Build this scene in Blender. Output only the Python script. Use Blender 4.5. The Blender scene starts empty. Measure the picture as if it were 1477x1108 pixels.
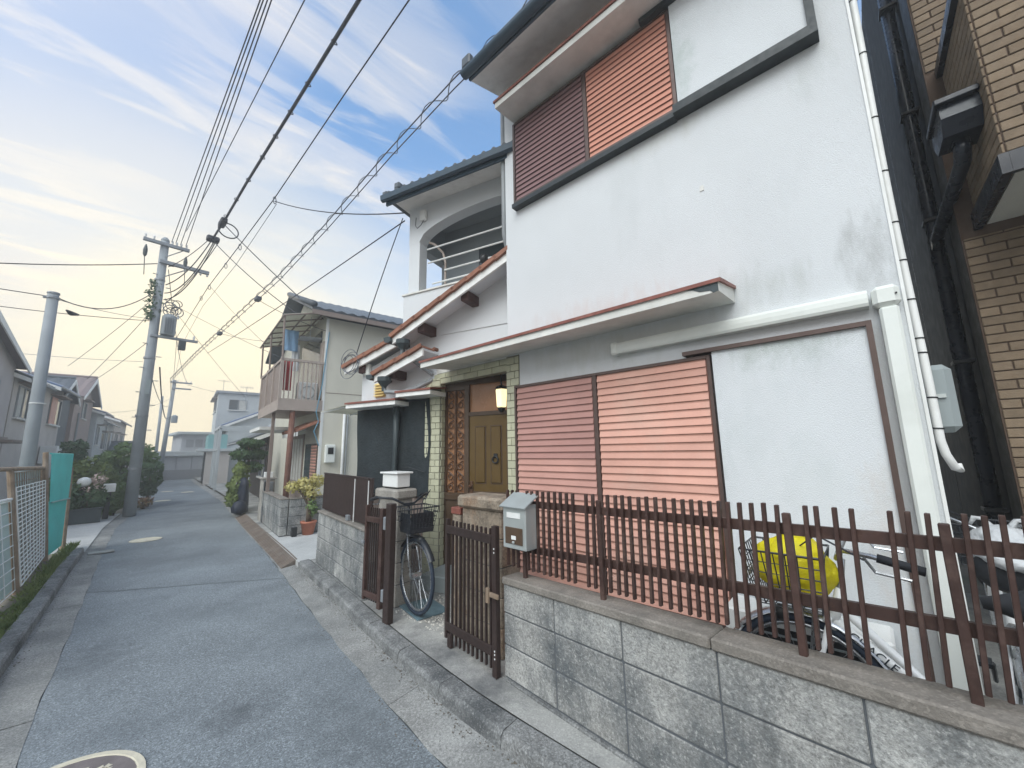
import bpy, bmesh, math, random
from mathutils import Matrix, Vector
random.seed(7)
R = math.radians
scene = bpy.context.scene
col = scene.collection

# ------------------------------------------------------------------ camera
cam_d = bpy.data.cameras.new('camera')
cam = bpy.data.objects.new('camera', cam_d)
col.objects.link(cam)
scene.camera = cam
cam_d.sensor_fit = 'HORIZONTAL'
cam_d.sensor_width = 36.0
cam_d.lens = 13.65
cam_d.clip_start = 0.05
cam_d.clip_end = 2000
_yaw, _pitch, _roll = R(48.0), R(9.59), R(-0.99)
_fw = Vector((math.sin(_yaw), math.cos(_yaw), 0)); _rt = Vector((math.cos(_yaw), -math.sin(_yaw), 0)); _up = Vector((0, 0, 1))
_f2 = _fw * math.cos(_pitch) + _up * math.sin(_pitch); _u2 = _up * math.cos(_pitch) - _fw * math.sin(_pitch)
_r3 = _rt * math.cos(_roll) + _u2 * math.sin(_roll); _u3 = _u2 * math.cos(_roll) - _rt * math.sin(_roll)
_m = Matrix(((_r3.x, _u3.x, -_f2.x, 0), (_r3.y, _u3.y, -_f2.y, 0), (_r3.z, _u3.z, -_f2.z, 1.55), (0, 0, 0, 1)))
cam.matrix_world = _m

# ------------------------------------------------------------------ sky, sun, exposure
FILL_SUN_AZ = -104.0      # fill lamp and sky model; degrees from the street direction, to the left
FILL_SUN_EL = 45.0
world = bpy.data.worlds.new('World')
scene.world = world
world.use_nodes = True
wn = world.node_tree; wn.nodes.clear()
def W(t, **k):
    n = wn.nodes.new(t)
    for a, v in k.items(): setattr(n, a, v)
    return n
def wl(a, b): wn.links.new(a, b)
wout = W('ShaderNodeOutputWorld'); wbg = W('ShaderNodeBackground'); wbg.inputs[1].default_value = 0.11
sky = W('ShaderNodeTexSky'); sky.sky_type = 'NISHITA'; sky.sun_disc = False
sky.sun_elevation = R(FILL_SUN_EL); sky.sun_rotation = R(FILL_SUN_AZ); sky.air_density = 1.0; sky.dust_density = 1.6; sky.ozone_density = 0.7
tc = W('ShaderNodeTexCoord'); sep = W('ShaderNodeSeparateXYZ'); wl(tc.outputs['Generated'], sep.inputs[0])
def wmath(op, a, b=None, clamp=False):
    n = W('ShaderNodeMath'); n.operation = op; n.use_clamp = clamp
    for i, v in enumerate((a, b)):
        if v is None: continue
        if isinstance(v, (int, float)): n.inputs[i].default_value = v
        else: wl(v, n.inputs[i])
    return n.outputs[0]
def wmix(f, a, b):
    n = W('ShaderNodeMix'); n.data_type = 'RGBA'
    for s, v in ((n.inputs['Factor'], f), (n.inputs[6], a), (n.inputs[7], b)):
        if isinstance(v, (int, float)): s.default_value = v
        elif isinstance(v, tuple): s.default_value = (*v, 1)
        else: wl(v, s)
    return n.outputs[2]
def wramp(f, stops):
    n = W('ShaderNodeValToRGB'); e = n.color_ramp.elements
    n.color_ramp.interpolation = 'EASE'
    e[0].position, e[0].color = stops[0][0], (*[stops[0][1]] * 3, 1); e[1].position, e[1].color = stops[-1][0], (*[stops[-1][1]] * 3, 1)
    for p, v in stops[1:-1]:
        q = e.new(p); q.color = (v, v, v, 1)
    wl(f, n.inputs[0]); return n.outputs[0]
zc = wmath('MAXIMUM', sep.outputs[2], 0.03)
px_ = wmath('DIVIDE', sep.outputs[0], zc); py_ = wmath('DIVIDE', sep.outputs[1], zc)
def wnoise(sx, sy, ox, scale, detail, rough, dist):
    c = W('ShaderNodeCombineXYZ'); wl(wmath('ADD', wmath('MULTIPLY', px_, sx), ox), c.inputs[0]); wl(wmath('MULTIPLY', py_, sy), c.inputs[1])
    n = W('ShaderNodeTexNoise'); n.inputs['Scale'].default_value = scale; n.inputs['Detail'].default_value = detail
    n.inputs['Roughness'].default_value = rough; n.inputs['Distortion'].default_value = dist
    wl(c.outputs[0], n.inputs['Vector']); return n.outputs['Fac']
veil = wramp(wnoise(0.5, 0.9, 8.3, 0.8, 3, 0.5, 0.3), [(0.35, 0.0), (0.72, 1.0)])
wisp = wramp(wnoise(0.62, 2.1, 4.7, 1.9, 8, 0.58, 0.9), [(0.45, 0.0), (0.57, 0.45), (0.72, 1.0)])
patch = wramp(wnoise(0.9, 1.1, 21.0, 0.7, 2, 0.5, 0.2), [(0.38, 0.15), (0.62, 1.0)])
wisp = wmath('MULTIPLY', wisp, patch)
side = wramp(wmath('MULTIPLY', wmath('ADD', sep.outputs[0], 1.0), 0.5), [(0.42, 1.0), (0.52, 0.75), (0.64, 0.0)])      # thin high cloud thickens towards the left
gd = W('ShaderNodeVectorMath'); gd.operation = 'DOT_PRODUCT'; wl(tc.outputs['Generated'], gd.inputs[0]); gd.inputs[1].default_value = Vector((0.16, 0.96, 0.16)).normalized()
glow = wramp(gd.outputs['Value'], [(0.84, 0.0), (0.95, 0.30), (1.0, 0.95)])
skyt = W('ShaderNodeMix'); skyt.data_type = 'RGBA'; skyt.blend_type = 'MULTIPLY'; skyt.inputs['Factor'].default_value = 1.0; wl(sky.outputs[0], skyt.inputs[6]); skyt.inputs[7].default_value = (0.88, 1.32, 1.52, 1)
low = wramp(sep.outputs[2], [(0.02, 1.0), (0.22, 0.80), (0.42, 0.35), (0.65, 0.05)])
lowcol = (5.5, 5.0, 3.95)
base = wmix(wmath('MULTIPLY', low, 1.0), skyt.outputs[2], lowcol)
base = wmix(wmath('MULTIPLY', wmath('ADD', wmath('MULTIPLY', veil, 0.5), 0.5), wmath('MULTIPLY', side, 0.75)), base, (3.9, 3.98, 4.45))
base = wmix(wmath('MULTIPLY', wisp, 0.95), base, (5.9, 5.35, 4.6))
base = wmix(glow, base, (6.6, 5.8, 4.1))
wl(base, wbg.inputs[0]); wl(wbg.outputs[0], wout.inputs[0])

fill_sun_d = bpy.data.lights.new('sun', 'SUN'); fill_sun_d.energy = 1.35; fill_sun_d.angle = R(50); fill_sun_d.color = (1.0, 0.965, 0.92)  # broad fill lamp added at the left to brighten the house fronts
sun = bpy.data.objects.new('sun', fill_sun_d); col.objects.link(sun)
_az = R(FILL_SUN_AZ); _el = R(FILL_SUN_EL)
_sd = Vector((math.sin(_az) * math.cos(_el), math.cos(_az) * math.cos(_el), math.sin(_el)))
sun.rotation_euler = _sd.to_track_quat('Z', 'Y').to_euler()
sun.location = _sd * 40
scene.cycles.max_bounces = 7; scene.cycles.diffuse_bounces = 4; scene.cycles.volume_bounces = 0
vs = scene.view_settings
vs.view_transform = 'Standard'; vs.look = 'None'; vs.gamma = 1.0; vs.exposure = 0.94; vs.use_curve_mapping = False

# ------------------------------------------------------------------ materials
MATS = {}
def mat(name, c, rough=0.75, var=0.12, scale=6.0, bump=0.15, bscale=70.0, metal=0.0, dirt=None, dirt_amt=0.0, dirt_scale=1.5, streak=1.0,
        rnd=0.0, c2=None, spec=0.4, speck=0.0, alpha=1.0, trans=0.0, emit=None, estr=0.0, thr=0.5, bdist=0.01, transl=0.0, stains=(), fine=None):
    if name in MATS: return MATS[name]
    m = bpy.data.materials.new(name); m.use_nodes = True
    nt = m.node_tree; nd = nt.nodes; L = nt.links.new
    b = nd['Principled BSDF']
    geo = nd.new('ShaderNodeNewGeometry')
    mp = nd.new('ShaderNodeVectorMath'); mp.operation = 'MULTIPLY'; mp.inputs[1].default_value = (1, 1, 1.0 / max(streak, 1e-3))
    L(geo.outputs['Position'], mp.inputs[0])
    def noise(sc, det=4.0, ro=0.55, vec=None):
        n = nd.new('ShaderNodeTexNoise'); n.inputs['Scale'].default_value = sc; n.inputs['Detail'].default_value = det; n.inputs['Roughness'].default_value = ro
        L(vec or geo.outputs['Position'], n.inputs['Vector']); return n.outputs['Fac']
    def mixc(f, a, bb, blend='MIX'):
        n = nd.new('ShaderNodeMix'); n.data_type = 'RGBA'; n.blend_type = blend
        for s, v in ((n.inputs['Factor'], f), (n.inputs[6], a), (n.inputs[7], bb)):
            if isinstance(v, (int, float)): s.default_value = v
            elif isinstance(v, tuple): s.default_value = (*v[:3], 1)
            else: L(v, s)
        return n.outputs[2]
    def mapr(f, a, b2, lo=0.0, hi=1.0):
        n = nd.new('ShaderNodeMapRange'); n.inputs[1].default_value = a; n.inputs[2].default_value = b2; n.inputs[3].default_value = lo; n.inputs[4].default_value = hi
        L(f, n.inputs[0]); return n.outputs[0]
    cc = c2 if c2 else tuple(min(1, v * (1 + var)) for v in c)
    ca = c if c2 else tuple(v * (1 - var) for v in c)
    out = mixc(mapr(noise(scale), 0.3, 0.7), ca, cc)
    if speck:
        v = nd.new('ShaderNodeTexVoronoi'); v.inputs['Scale'].default_value = 130.0; L(geo.outputs['Position'], v.inputs['Vector'])
        sp = nd.new('ShaderNodeSeparateColor'); L(v.outputs['Color'], sp.inputs[0])
        out = mixc(mapr(sp.outputs[0], 0.55, 1.0, 0.0, speck), out, tuple(min(1, v_ * 2.2 + 0.05) for v_ in c))
        out = mixc(mapr(sp.outputs[1], 0.6, 1.0, 0.0, speck), out, tuple(v_ * 0.35 for v_ in c))
    if rnd:
        oi = nd.new('ShaderNodeObjectInfo')
        out = mixc(1.0, out, mixc(oi.outputs['Random'], (1 - rnd,) * 3, (1 + rnd,) * 3), 'MULTIPLY')
    if dirt:
        f = mapr(noise(dirt_scale, 6.0, 0.65, mp.outputs[0]), thr, thr + 0.25, 0.0, dirt_amt)
        out = mixc(f, out, dirt)
    if fine:                                # coarse grain: pits and pale grains
        fn = noise(fine[0], 3.0, 0.75)
        out = mixc(mapr(fn, 0.35, 0.47, fine[1], 0.0), out, tuple(v_ * 0.30 for v_ in c)); out = mixc(mapr(fn, 0.55, 0.68, 0.0, fine[1]), out, tuple(min(1, v_ * 1.55 + 0.03) for v_ in c))
    for (c0, rad, sc_, amt) in stains:      # local grime with its own ragged outline
        sb = nd.new('ShaderNodeVectorMath'); sb.operation = 'SUBTRACT'; sb.inputs[1].default_value = c0; L(geo.outputs['Position'], sb.inputs[0])
        dv = nd.new('ShaderNodeVectorMath'); dv.operation = 'DIVIDE'; dv.inputs[1].default_value = rad; L(sb.outputs[0], dv.inputs[0])
        ln = nd.new('ShaderNodeVectorMath'); ln.operation = 'LENGTH'; L(dv.outputs[0], ln.inputs[0])
        ad = nd.new('ShaderNodeMath'); ad.operation = 'ADD'; L(mapr(ln.outputs['Value'], 0.0, 1.0, 0.62, 0.0), ad.inputs[0]); L(mapr(noise(9.0, 7.0, 0.7, mp.outputs[0]), 0.3, 0.7, -0.25, 0.45), ad.inputs[1])
        rg = nd.new('ShaderNodeMath'); rg.operation = 'MULTIPLY'; L(mapr(ad.outputs[0], 0.25, 0.85, 0.0, amt), rg.inputs[0]); L(mapr(ln.outputs['Value'], 0.7, 1.0, 1.0, 0.0), rg.inputs[1])
        out = mixc(rg.outputs[0], out, sc_)
    L(out, b.inputs['Base Color'])
    b.inputs['Metallic'].default_value = metal
    L(mapr(noise(scale * 2.3), 0.3, 0.7, max(0.02, rough - 0.1), min(1, rough + 0.1)), b.inputs['Roughness'])
    b.inputs['Specular IOR Level'].default_value = spec
    if trans: b.inputs['Transmission Weight'].default_value = trans
    if alpha < 1: b.inputs['Alpha'].default_value = alpha
    if emit:
        b.inputs['Emission Color'].default_value = (*emit, 1); b.inputs['Emission Strength'].default_value = estr
    if bump:
        bp = nd.new('ShaderNodeBump'); bp.inputs['Strength'].default_value = bump; bp.inputs['Distance'].default_value = bdist
        L(noise(bscale, 5.0, 0.65), bp.inputs['Height']); L(bp.outputs[0], b.inputs['Normal'])
    if transl:
        tr = nd.new('ShaderNodeBsdfTranslucent'); L(out, tr.inputs[0]); ms = nd.new('ShaderNodeMixShader'); ms.inputs[0].default_value = transl
        L(b.outputs[0], ms.inputs[1]); L(tr.outputs[0], ms.inputs[2]); L(ms.outputs[0], nd['Material Output'].inputs['Surface'])
    MATS[name] = m
    return m

M_ASPH = mat('asphalt', (0.205, 0.232, 0.25), 0.9, 0.2, 0.9, 1.0, 110, speck=0.5, fine=(75.0, 0.55), dirt=(0.115, 0.133, 0.147), dirt_amt=0.75, dirt_scale=0.85, streak=1.0, thr=0.46, stains=(((0.85, 3.05, 0), (0.35, 0.30, 1), (0.075, 0.085, 0.095), 0.7), ((1.25, 2.3, 0), (0.4, 0.8, 1), (0.10, 0.115, 0.125), 0.6), ((0.3, 4.6, 0), (0.4, 0.9, 1), (0.11, 0.125, 0.14), 0.6)), bdist=0.006)
M_ASPH2 = mat('asphalt_older', (0.20, 0.226, 0.242), 0.9, 0.2, 0.8, 1.0, 110, speck=0.5, fine=(75.0, 0.5), dirt=(0.12, 0.136, 0.148), dirt_amt=0.75, dirt_scale=0.7, thr=0.46, bdist=0.006)
M_TAR = mat('tar_seam', (0.13, 0.145, 0.155), 0.8)
M_CONC = mat('concrete_apron', (0.29, 0.292, 0.28), 0.9, 0.25, 3, 0.9, 100, speck=0.3, fine=(80.0, 0.5), dirt=(0.15, 0.16, 0.16), dirt_amt=0.7, dirt_scale=1.7, rnd=0.06, thr=0.40, bdist=0.006)
M_KERB = mat('kerb_concrete', (0.25, 0.255, 0.25), 0.95, 0.25, 5, 1.0, 80, speck=0.35, fine=(70.0, 0.6), dirt=(0.07, 0.077, 0.082), dirt_amt=0.88, dirt_scale=3.0, rnd=0.08, thr=0.40, bdist=0.01)
M_SLAB = mat('smooth_concrete', (0.36, 0.36, 0.34), 0.85, 0.2, 2.5, 0.5, 90, speck=0.2, dirt=(0.09, 0.095, 0.10), dirt_amt=0.8, dirt_scale=2.8, thr=0.43)
M_DRIVE = mat('pale_concrete', (0.46, 0.47, 0.46), 0.85, 0.1, 2.5, 0.3, 90, speck=0.08, dirt=(0.25, 0.26, 0.26), dirt_amt=0.5)
M_EARTH = mat('earth', (0.17, 0.15, 0.12), 0.95, 0.3, 2, 0.8, 40, dirt=(0.10, 0.12, 0.06), dirt_amt=0.6)
M_BLOCK = mat('concrete_block', (0.37, 0.37, 0.352), 0.95, 0.24, 9, 1.0, 90, speck=0.25, fine=(60.0, 0.55), dirt=(0.075, 0.09, 0.10), dirt_amt=0.85, dirt_scale=3.2, streak=1.5, rnd=0.14, thr=0.39, bdist=0.008)
M_BLOCKB = mat('concrete_block_warm', (0.34, 0.32, 0.285), 0.95, 0.16, 9, 0.9, 110, speck=0.2, dirt=(0.12, 0.12, 0.115), dirt_amt=0.7, dirt_scale=3.0, rnd=0.14, thr=0.48, bdist=0.008)
M_MORTAR = mat('mortar', (0.11, 0.12, 0.13), 0.95, 0.15, 10, 0.6, 80)
M_COPING = mat('coping_concrete', (0.22, 0.20, 0.175), 0.9, 0.2, 6, 0.7, 110, speck=0.2, dirt=(0.10, 0.10, 0.09), dirt_amt=0.6, dirt_scale=4, bdist=0.006)
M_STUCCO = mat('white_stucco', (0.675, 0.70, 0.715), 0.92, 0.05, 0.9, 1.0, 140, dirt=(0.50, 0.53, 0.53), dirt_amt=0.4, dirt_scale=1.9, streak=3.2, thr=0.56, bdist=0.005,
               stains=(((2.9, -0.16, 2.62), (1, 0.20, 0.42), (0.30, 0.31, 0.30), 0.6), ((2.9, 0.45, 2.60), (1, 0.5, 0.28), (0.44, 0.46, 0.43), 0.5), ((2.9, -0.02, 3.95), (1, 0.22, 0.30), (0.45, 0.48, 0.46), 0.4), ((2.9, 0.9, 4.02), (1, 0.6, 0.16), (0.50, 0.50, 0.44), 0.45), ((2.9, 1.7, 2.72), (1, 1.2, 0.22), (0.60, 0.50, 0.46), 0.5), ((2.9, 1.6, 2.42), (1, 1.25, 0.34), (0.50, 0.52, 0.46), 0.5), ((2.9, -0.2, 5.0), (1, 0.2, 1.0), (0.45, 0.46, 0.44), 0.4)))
M_STUCCO2 = mat('white_stucco_panel', (0.685, 0.715, 0.735), 0.92, 0.05, 1.2, 1.0, 140, dirt=(0.50, 0.56, 0.56), dirt_amt=0.5, dirt_scale=1.6, streak=1.6, thr=0.56, bdist=0.005,
                stains=(((2.83, 0.35, 2.17), (1, 0.6, 0.22), (0.40, 0.45, 0.42), 0.7), ((2.83, 0.74, 4.5), (1, 0.18, 0.6), (0.38, 0.46, 0.42), 0.6), ((2.83, -0.02, 1.0), (1, 0.14, 0.7), (0.62, 0.55, 0.48), 0.5), ((2.83, 0.70, 1.2), (1, 0.10, 1.0), (0.52, 0.56, 0.55), 0.5)))
M_STUCCOD = mat('stained_stucco', (0.62, 0.64, 0.60), 0.92, 0.08, 4.0, 0.6, 170, dirt=(0.30, 0.33, 0.28), dirt_amt=0.5, dirt_scale=2.2, streak=1.8, thr=0.5, bdist=0.005)
M_LEDGE = mat('ledge_plaster', (0.70, 0.70, 0.66), 0.9, 0.1, 5, 0.4, 90, dirt=(0.38, 0.39, 0.35), dirt_amt=0.45, dirt_scale=3)
M_CAP = mat('red_brown_metal', (0.22, 0.075, 0.055), 0.5, 0.2, 12, 0.1, 60, dirt=(0.30, 0.17, 0.13), dirt_amt=0.5, dirt_scale=6)
M_BARGE = mat('white_paint_board', (0.80, 0.80, 0.77), 0.7, 0.06, 6, 0.15, 60, dirt=(0.4, 0.39, 0.36), dirt_amt=0.4, dirt_scale=5)
M_FRAMEB = mat('brown_aluminium', (0.105, 0.072, 0.062), 0.45, 0.12, 14, 0.05, 60, metal=0.3)
M_BLACKF = mat('dark_rail_paint', (0.022, 0.03, 0.034), 0.5, 0.2, 12, 0.05, 60)
M_SALMONB = mat('salmon_shutter_back', (0.30, 0.14, 0.105), 0.7, 0.07, 3, 0.0)
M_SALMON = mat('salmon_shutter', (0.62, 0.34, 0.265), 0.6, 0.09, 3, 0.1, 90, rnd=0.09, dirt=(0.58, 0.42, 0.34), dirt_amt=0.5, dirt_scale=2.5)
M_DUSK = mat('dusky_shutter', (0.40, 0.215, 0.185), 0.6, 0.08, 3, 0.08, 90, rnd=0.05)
M_MAUVE = mat('mauve_brown_shutter', (0.20, 0.115, 0.115), 0.55, 0.1, 3, 0.08, 90, rnd=0.06)
M_FENCE = mat('brown_fence_aluminium', (0.062, 0.034, 0.028), 0.5, 0.16, 18, 0.06, 80, metal=0.15, rnd=0.16, dirt=(0.17, 0.115, 0.095), dirt_amt=0.55, dirt_scale=11)
M_GATE = mat('dark_brown_gate', (0.040, 0.026, 0.023), 0.5, 0.16, 18, 0.06, 80, metal=0.15, rnd=0.08)
M_SILVER = mat('brushed_steel', (0.50, 0.54, 0.53), 0.42, 0.04, 4, 0.0, metal=0.55)
M_WHITEP = mat('white_plastic', (0.76, 0.77, 0.75), 0.45, 0.03, 8, 0.02, 60, dirt=(0.52, 0.54, 0.5), dirt_amt=0.3, dirt_scale=5)
M_DUCT = mat('ivory_duct', (0.74, 0.77, 0.73), 0.45, 0.03, 6, 0.04, 60, dirt=(0.5, 0.53, 0.48), dirt_amt=0.35, dirt_scale=4)
M_GREYBOX = mat('grey_green_box', (0.28, 0.32, 0.325), 0.5, 0.05, 6, 0.04, 60)
M_TILEG = mat('cream_green_tile', (0.50, 0.50, 0.36), 0.35, 0.06, 12, 0.06, 60, rnd=0.08, spec=0.5)
M_GROUT = mat('grout', (0.24, 0.235, 0.19), 0.9, 0.1, 10)
M_DOORF = mat('door_frame_brown', (0.085, 0.055, 0.035), 0.4, 0.12, 12, 0.05, 60)
M_DOOR = mat('bronze_door', (0.135, 0.085, 0.028), 0.38, 0.08, 6, 0.04, 60, metal=0.25)
M_AMBER = mat('amber_glass', (0.34, 0.17, 0.085), 0.25, 0.12, 3, 0.1, 20, spec=0.5)
M_GRILLE = mat('grille_iron', (0.10, 0.05, 0.025), 0.5, 0.2, 20, 0.05, 60)
M_LAMPG = mat('lamp_glass_lit', (0.9, 0.85, 0.6), 0.4, 0.03, 6, 0.0, emit=(1.0, 0.82, 0.45), estr=0.7)
M_DARKM = mat('dark_metal', (0.02, 0.022, 0.024), 0.45, 0.15, 12, 0.04, 60)
M_SCREEN = mat('black_shade_cloth', (0.020, 0.028, 0.032), 0.8, 0.2, 5, 0.5, 30, bdist=0.02)
M_TERRA = mat('terracotta_tile', (0.27, 0.12, 0.075), 0.7, 0.16, 8, 0.3, 80, rnd=0.16, dirt=(0.22, 0.12, 0.09), dirt_amt=0.5, dirt_scale=6)
M_BEAM = mat('dark_red_beam', (0.055, 0.022, 0.018), 0.5, 0.3, 10, 0.2, 50)
M_HOPPER = mat('teal_grey_gutter', (0.045, 0.06, 0.065), 0.45, 0.15, 10, 0.05, 60)
M_GUTTER = mat('slate_blue_gutter', (0.045, 0.075, 0.105), 0.4, 0.12, 10, 0.05, 60)
M_KAWARA = mat('slate_roof_tile', (0.085, 0.10, 0.115), 0.45, 0.2, 8, 0.2, 60, rnd=0.12)
M_PIPEG = mat('grey_pipe', (0.27, 0.29, 0.30), 0.5, 0.08, 8, 0.03, 60)
M_YELLOWV = mat('cream_yellow_vent', (0.72, 0.55, 0.22), 0.5, 0.06, 8, 0.03, 60)
M_BRICK = mat('tan_brick_tile', (0.225, 0.168, 0.112), 0.75, 0.12, 14, 0.5, 110, rnd=0.16, dirt=(0.17, 0.115, 0.07), dirt_amt=0.5, dirt_scale=8)
M_BRICKM = mat('brown_mortar', (0.105, 0.072, 0.052), 0.9, 0.1, 10)
M_SIDING = mat('charcoal_siding', (0.010, 0.013, 0.015), 0.75, 0.2, 3, 0.1, 50, spec=0.15)
M_TRIMD = mat('dark_olive_trim', (0.035, 0.034, 0.028), 0.55, 0.12, 5, 0.08, 50)
M_BLKPIPE = mat('black_pipe', (0.012, 0.016, 0.024), 0.3, 0.15, 5, 0.03, 50)
M_SOFFIT = mat('soffit_board', (0.48, 0.48, 0.43), 0.8, 0.05, 5, 0.1, 50)
M_POLE = mat('pole_concrete', (0.30, 0.33, 0.35), 0.85, 0.1, 3, 0.3, 60, dirt=(0.2, 0.22, 0.23), dirt_amt=0.5, dirt_scale=2, streak=4)
M_STEEL = mat('galvanised_steel', (0.28, 0.30, 0.32), 0.5, 0.1, 10, 0.05, 60, metal=0.4)
M_WIRE = mat('cable_black', (0.028, 0.030, 0.04), 0.6, 0.1, 10, 0.0)
M_WIREG = mat('cable_grey', (0.13, 0.14, 0.16), 0.6, 0.1, 10, 0.0)
M_RUBBER = mat('black_rubber', (0.018, 0.020, 0.024), 0.75, 0.15, 20, 0.1, 60)
M_RUBBLUE = mat('navy_tyre', (0.022, 0.034, 0.055), 0.7, 0.12, 20, 0.1, 60)
M_CHROME = mat('chrome', (0.42, 0.44, 0.46), 0.3, 0.05, 20, 0.0, metal=0.9)
M_BIKEW = mat('white_bike_paint', (0.74, 0.76, 0.76), 0.3, 0.03, 10, 0.0)
M_BIKEK = mat('black_bike_paint', (0.02, 0.024, 0.03), 0.35, 0.1, 10, 0.0)
M_INK = mat('dark_lettering', (0.03, 0.04, 0.05), 0.5, 0.05, 10, 0.0)
M_BAGY = mat('yellow_bag', (0.80, 0.70, 0.015), 0.45, 0.08, 9, 0.6, 14, bdist=0.03, transl=0.25)
M_BAGW = mat('clear_white_bag', (0.66, 0.68, 0.69), 0.35, 0.08, 9, 0.7, 16, bdist=0.03, transl=0.2)
M_ORANGE = mat('orange_red_plastic', (0.65, 0.10, 0.05), 0.5, 0.1, 8, 0.05)
M_BEIGE = mat('beige_siding', (0.63, 0.61, 0.52), 0.85, 0.05, 2.0, 0.3, 90, dirt=(0.40, 0.40, 0.35), dirt_amt=0.45, dirt_scale=1.2, streak=3)
M_TAUPE = mat('taupe_paint', (0.25, 0.20, 0.175), 0.6, 0.08, 5, 0.08, 50)
M_TAUPEL = mat('light_taupe', (0.38, 0.32, 0.28), 0.6, 0.08, 5, 0.08, 50)
M_POLY = mat('corrugated_polycarbonate', (0.62, 0.61, 0.53), 0.5, 0.1, 5, 0.3, 20, transl=0.5)
M_RUST = mat('rusty_brown_paint', (0.15, 0.07, 0.05), 0.7, 0.25, 8, 0.3, 60, dirt=(0.26, 0.13, 0.08), dirt_amt=0.6, dirt_scale=7)
M_GLASS = mat('window_glass', (0.06, 0.075, 0.085), 0.12, 0.3, 1.5, 0.0, spec=0.6)
M_CURT = mat('net_curtain', (0.50, 0.50, 0.46), 0.9, 0.1, 9, 0.2)
M_BLUETILE = mat('blue_glazed_tile', (0.10, 0.16, 0.29), 0.35, 0.15, 6, 0.15, 50, rnd=0.1)
M_INNER = mat('balcony_shade_grey', (0.30, 0.33, 0.35), 0.9, 0.06, 3, 0.2, 80)  # darker grey puts the shade of the recess into its walls and ceiling
M_LEAF = mat('leaf_green', (0.10, 0.17, 0.06), 0.6, 0.35, 3, 0.0, c2=(0.20, 0.29, 0.10), transl=0.3)
M_LEAFD = mat('leaf_dark', (0.05, 0.10, 0.05), 0.6, 0.35, 3, 0.0, c2=(0.10, 0.17, 0.07), transl=0.25)
M_LEAFL = mat('leaf_light', (0.14, 0.20, 0.06), 0.6, 0.35, 3, 0.0, c2=(0.24, 0.29, 0.09), transl=0.3)
M_LEAFY = mat('leaf_yellow', (0.48, 0.43, 0.14), 0.6, 0.35, 5, 0.0, c2=(0.64, 0.58, 0.26), transl=0.3)
M_BARK = mat('bark', (0.12, 0.09, 0.065), 0.9, 0.3, 10, 0.6, 40)
M_PINK = mat('pink_flower', (0.62, 0.48, 0.42), 0.6, 0.2, 8, 0.0)
M_POT = mat('terracotta_pot', (0.42, 0.16, 0.10), 0.8, 0.1, 8, 0.1)
M_TEAL = mat('teal_sheet', (0.10, 0.60, 0.56), 0.5, 0.08, 3, 0.15, 25, dirt=(0.07, 0.47, 0.45), dirt_amt=0.5, dirt_scale=2)
M_MESHW = mat('white_wire_mesh', (0.78, 0.81, 0.80), 0.5, 0.06, 10, 0.0)
M_PALEG = mat('pale_green_panel', (0.50, 0.63, 0.60), 0.6, 0.1, 2, 0.1, 30, dirt=(0.33, 0.42, 0.42), dirt_amt=0.4)
M_RUSTP = mat('rusty_steel', (0.27, 0.20, 0.14), 0.8, 0.3, 9, 0.4, 60, dirt=(0.36, 0.34, 0.30), dirt_amt=0.6, dirt_scale=5)
M_MANH = mat('manhole_cream', (0.62, 0.58, 0.46), 0.7, 0.15, 8, 0.3, 60, dirt=(0.32, 0.29, 0.25), dirt_amt=0.5, dirt_scale=9)
M_MANHD = mat('manhole_dark', (0.16, 0.14, 0.14), 0.7, 0.2, 9, 0.3, 60)
M_GRAVEL = mat('gravel', (0.33, 0.32, 0.29), 0.95, 0.5, 45, 1.0, 60, speck=0.9, bdist=0.02)
M_MAT = mat('blue_grey_mat', (0.10, 0.16, 0.19), 0.9, 0.15, 10, 0.3)

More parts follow.
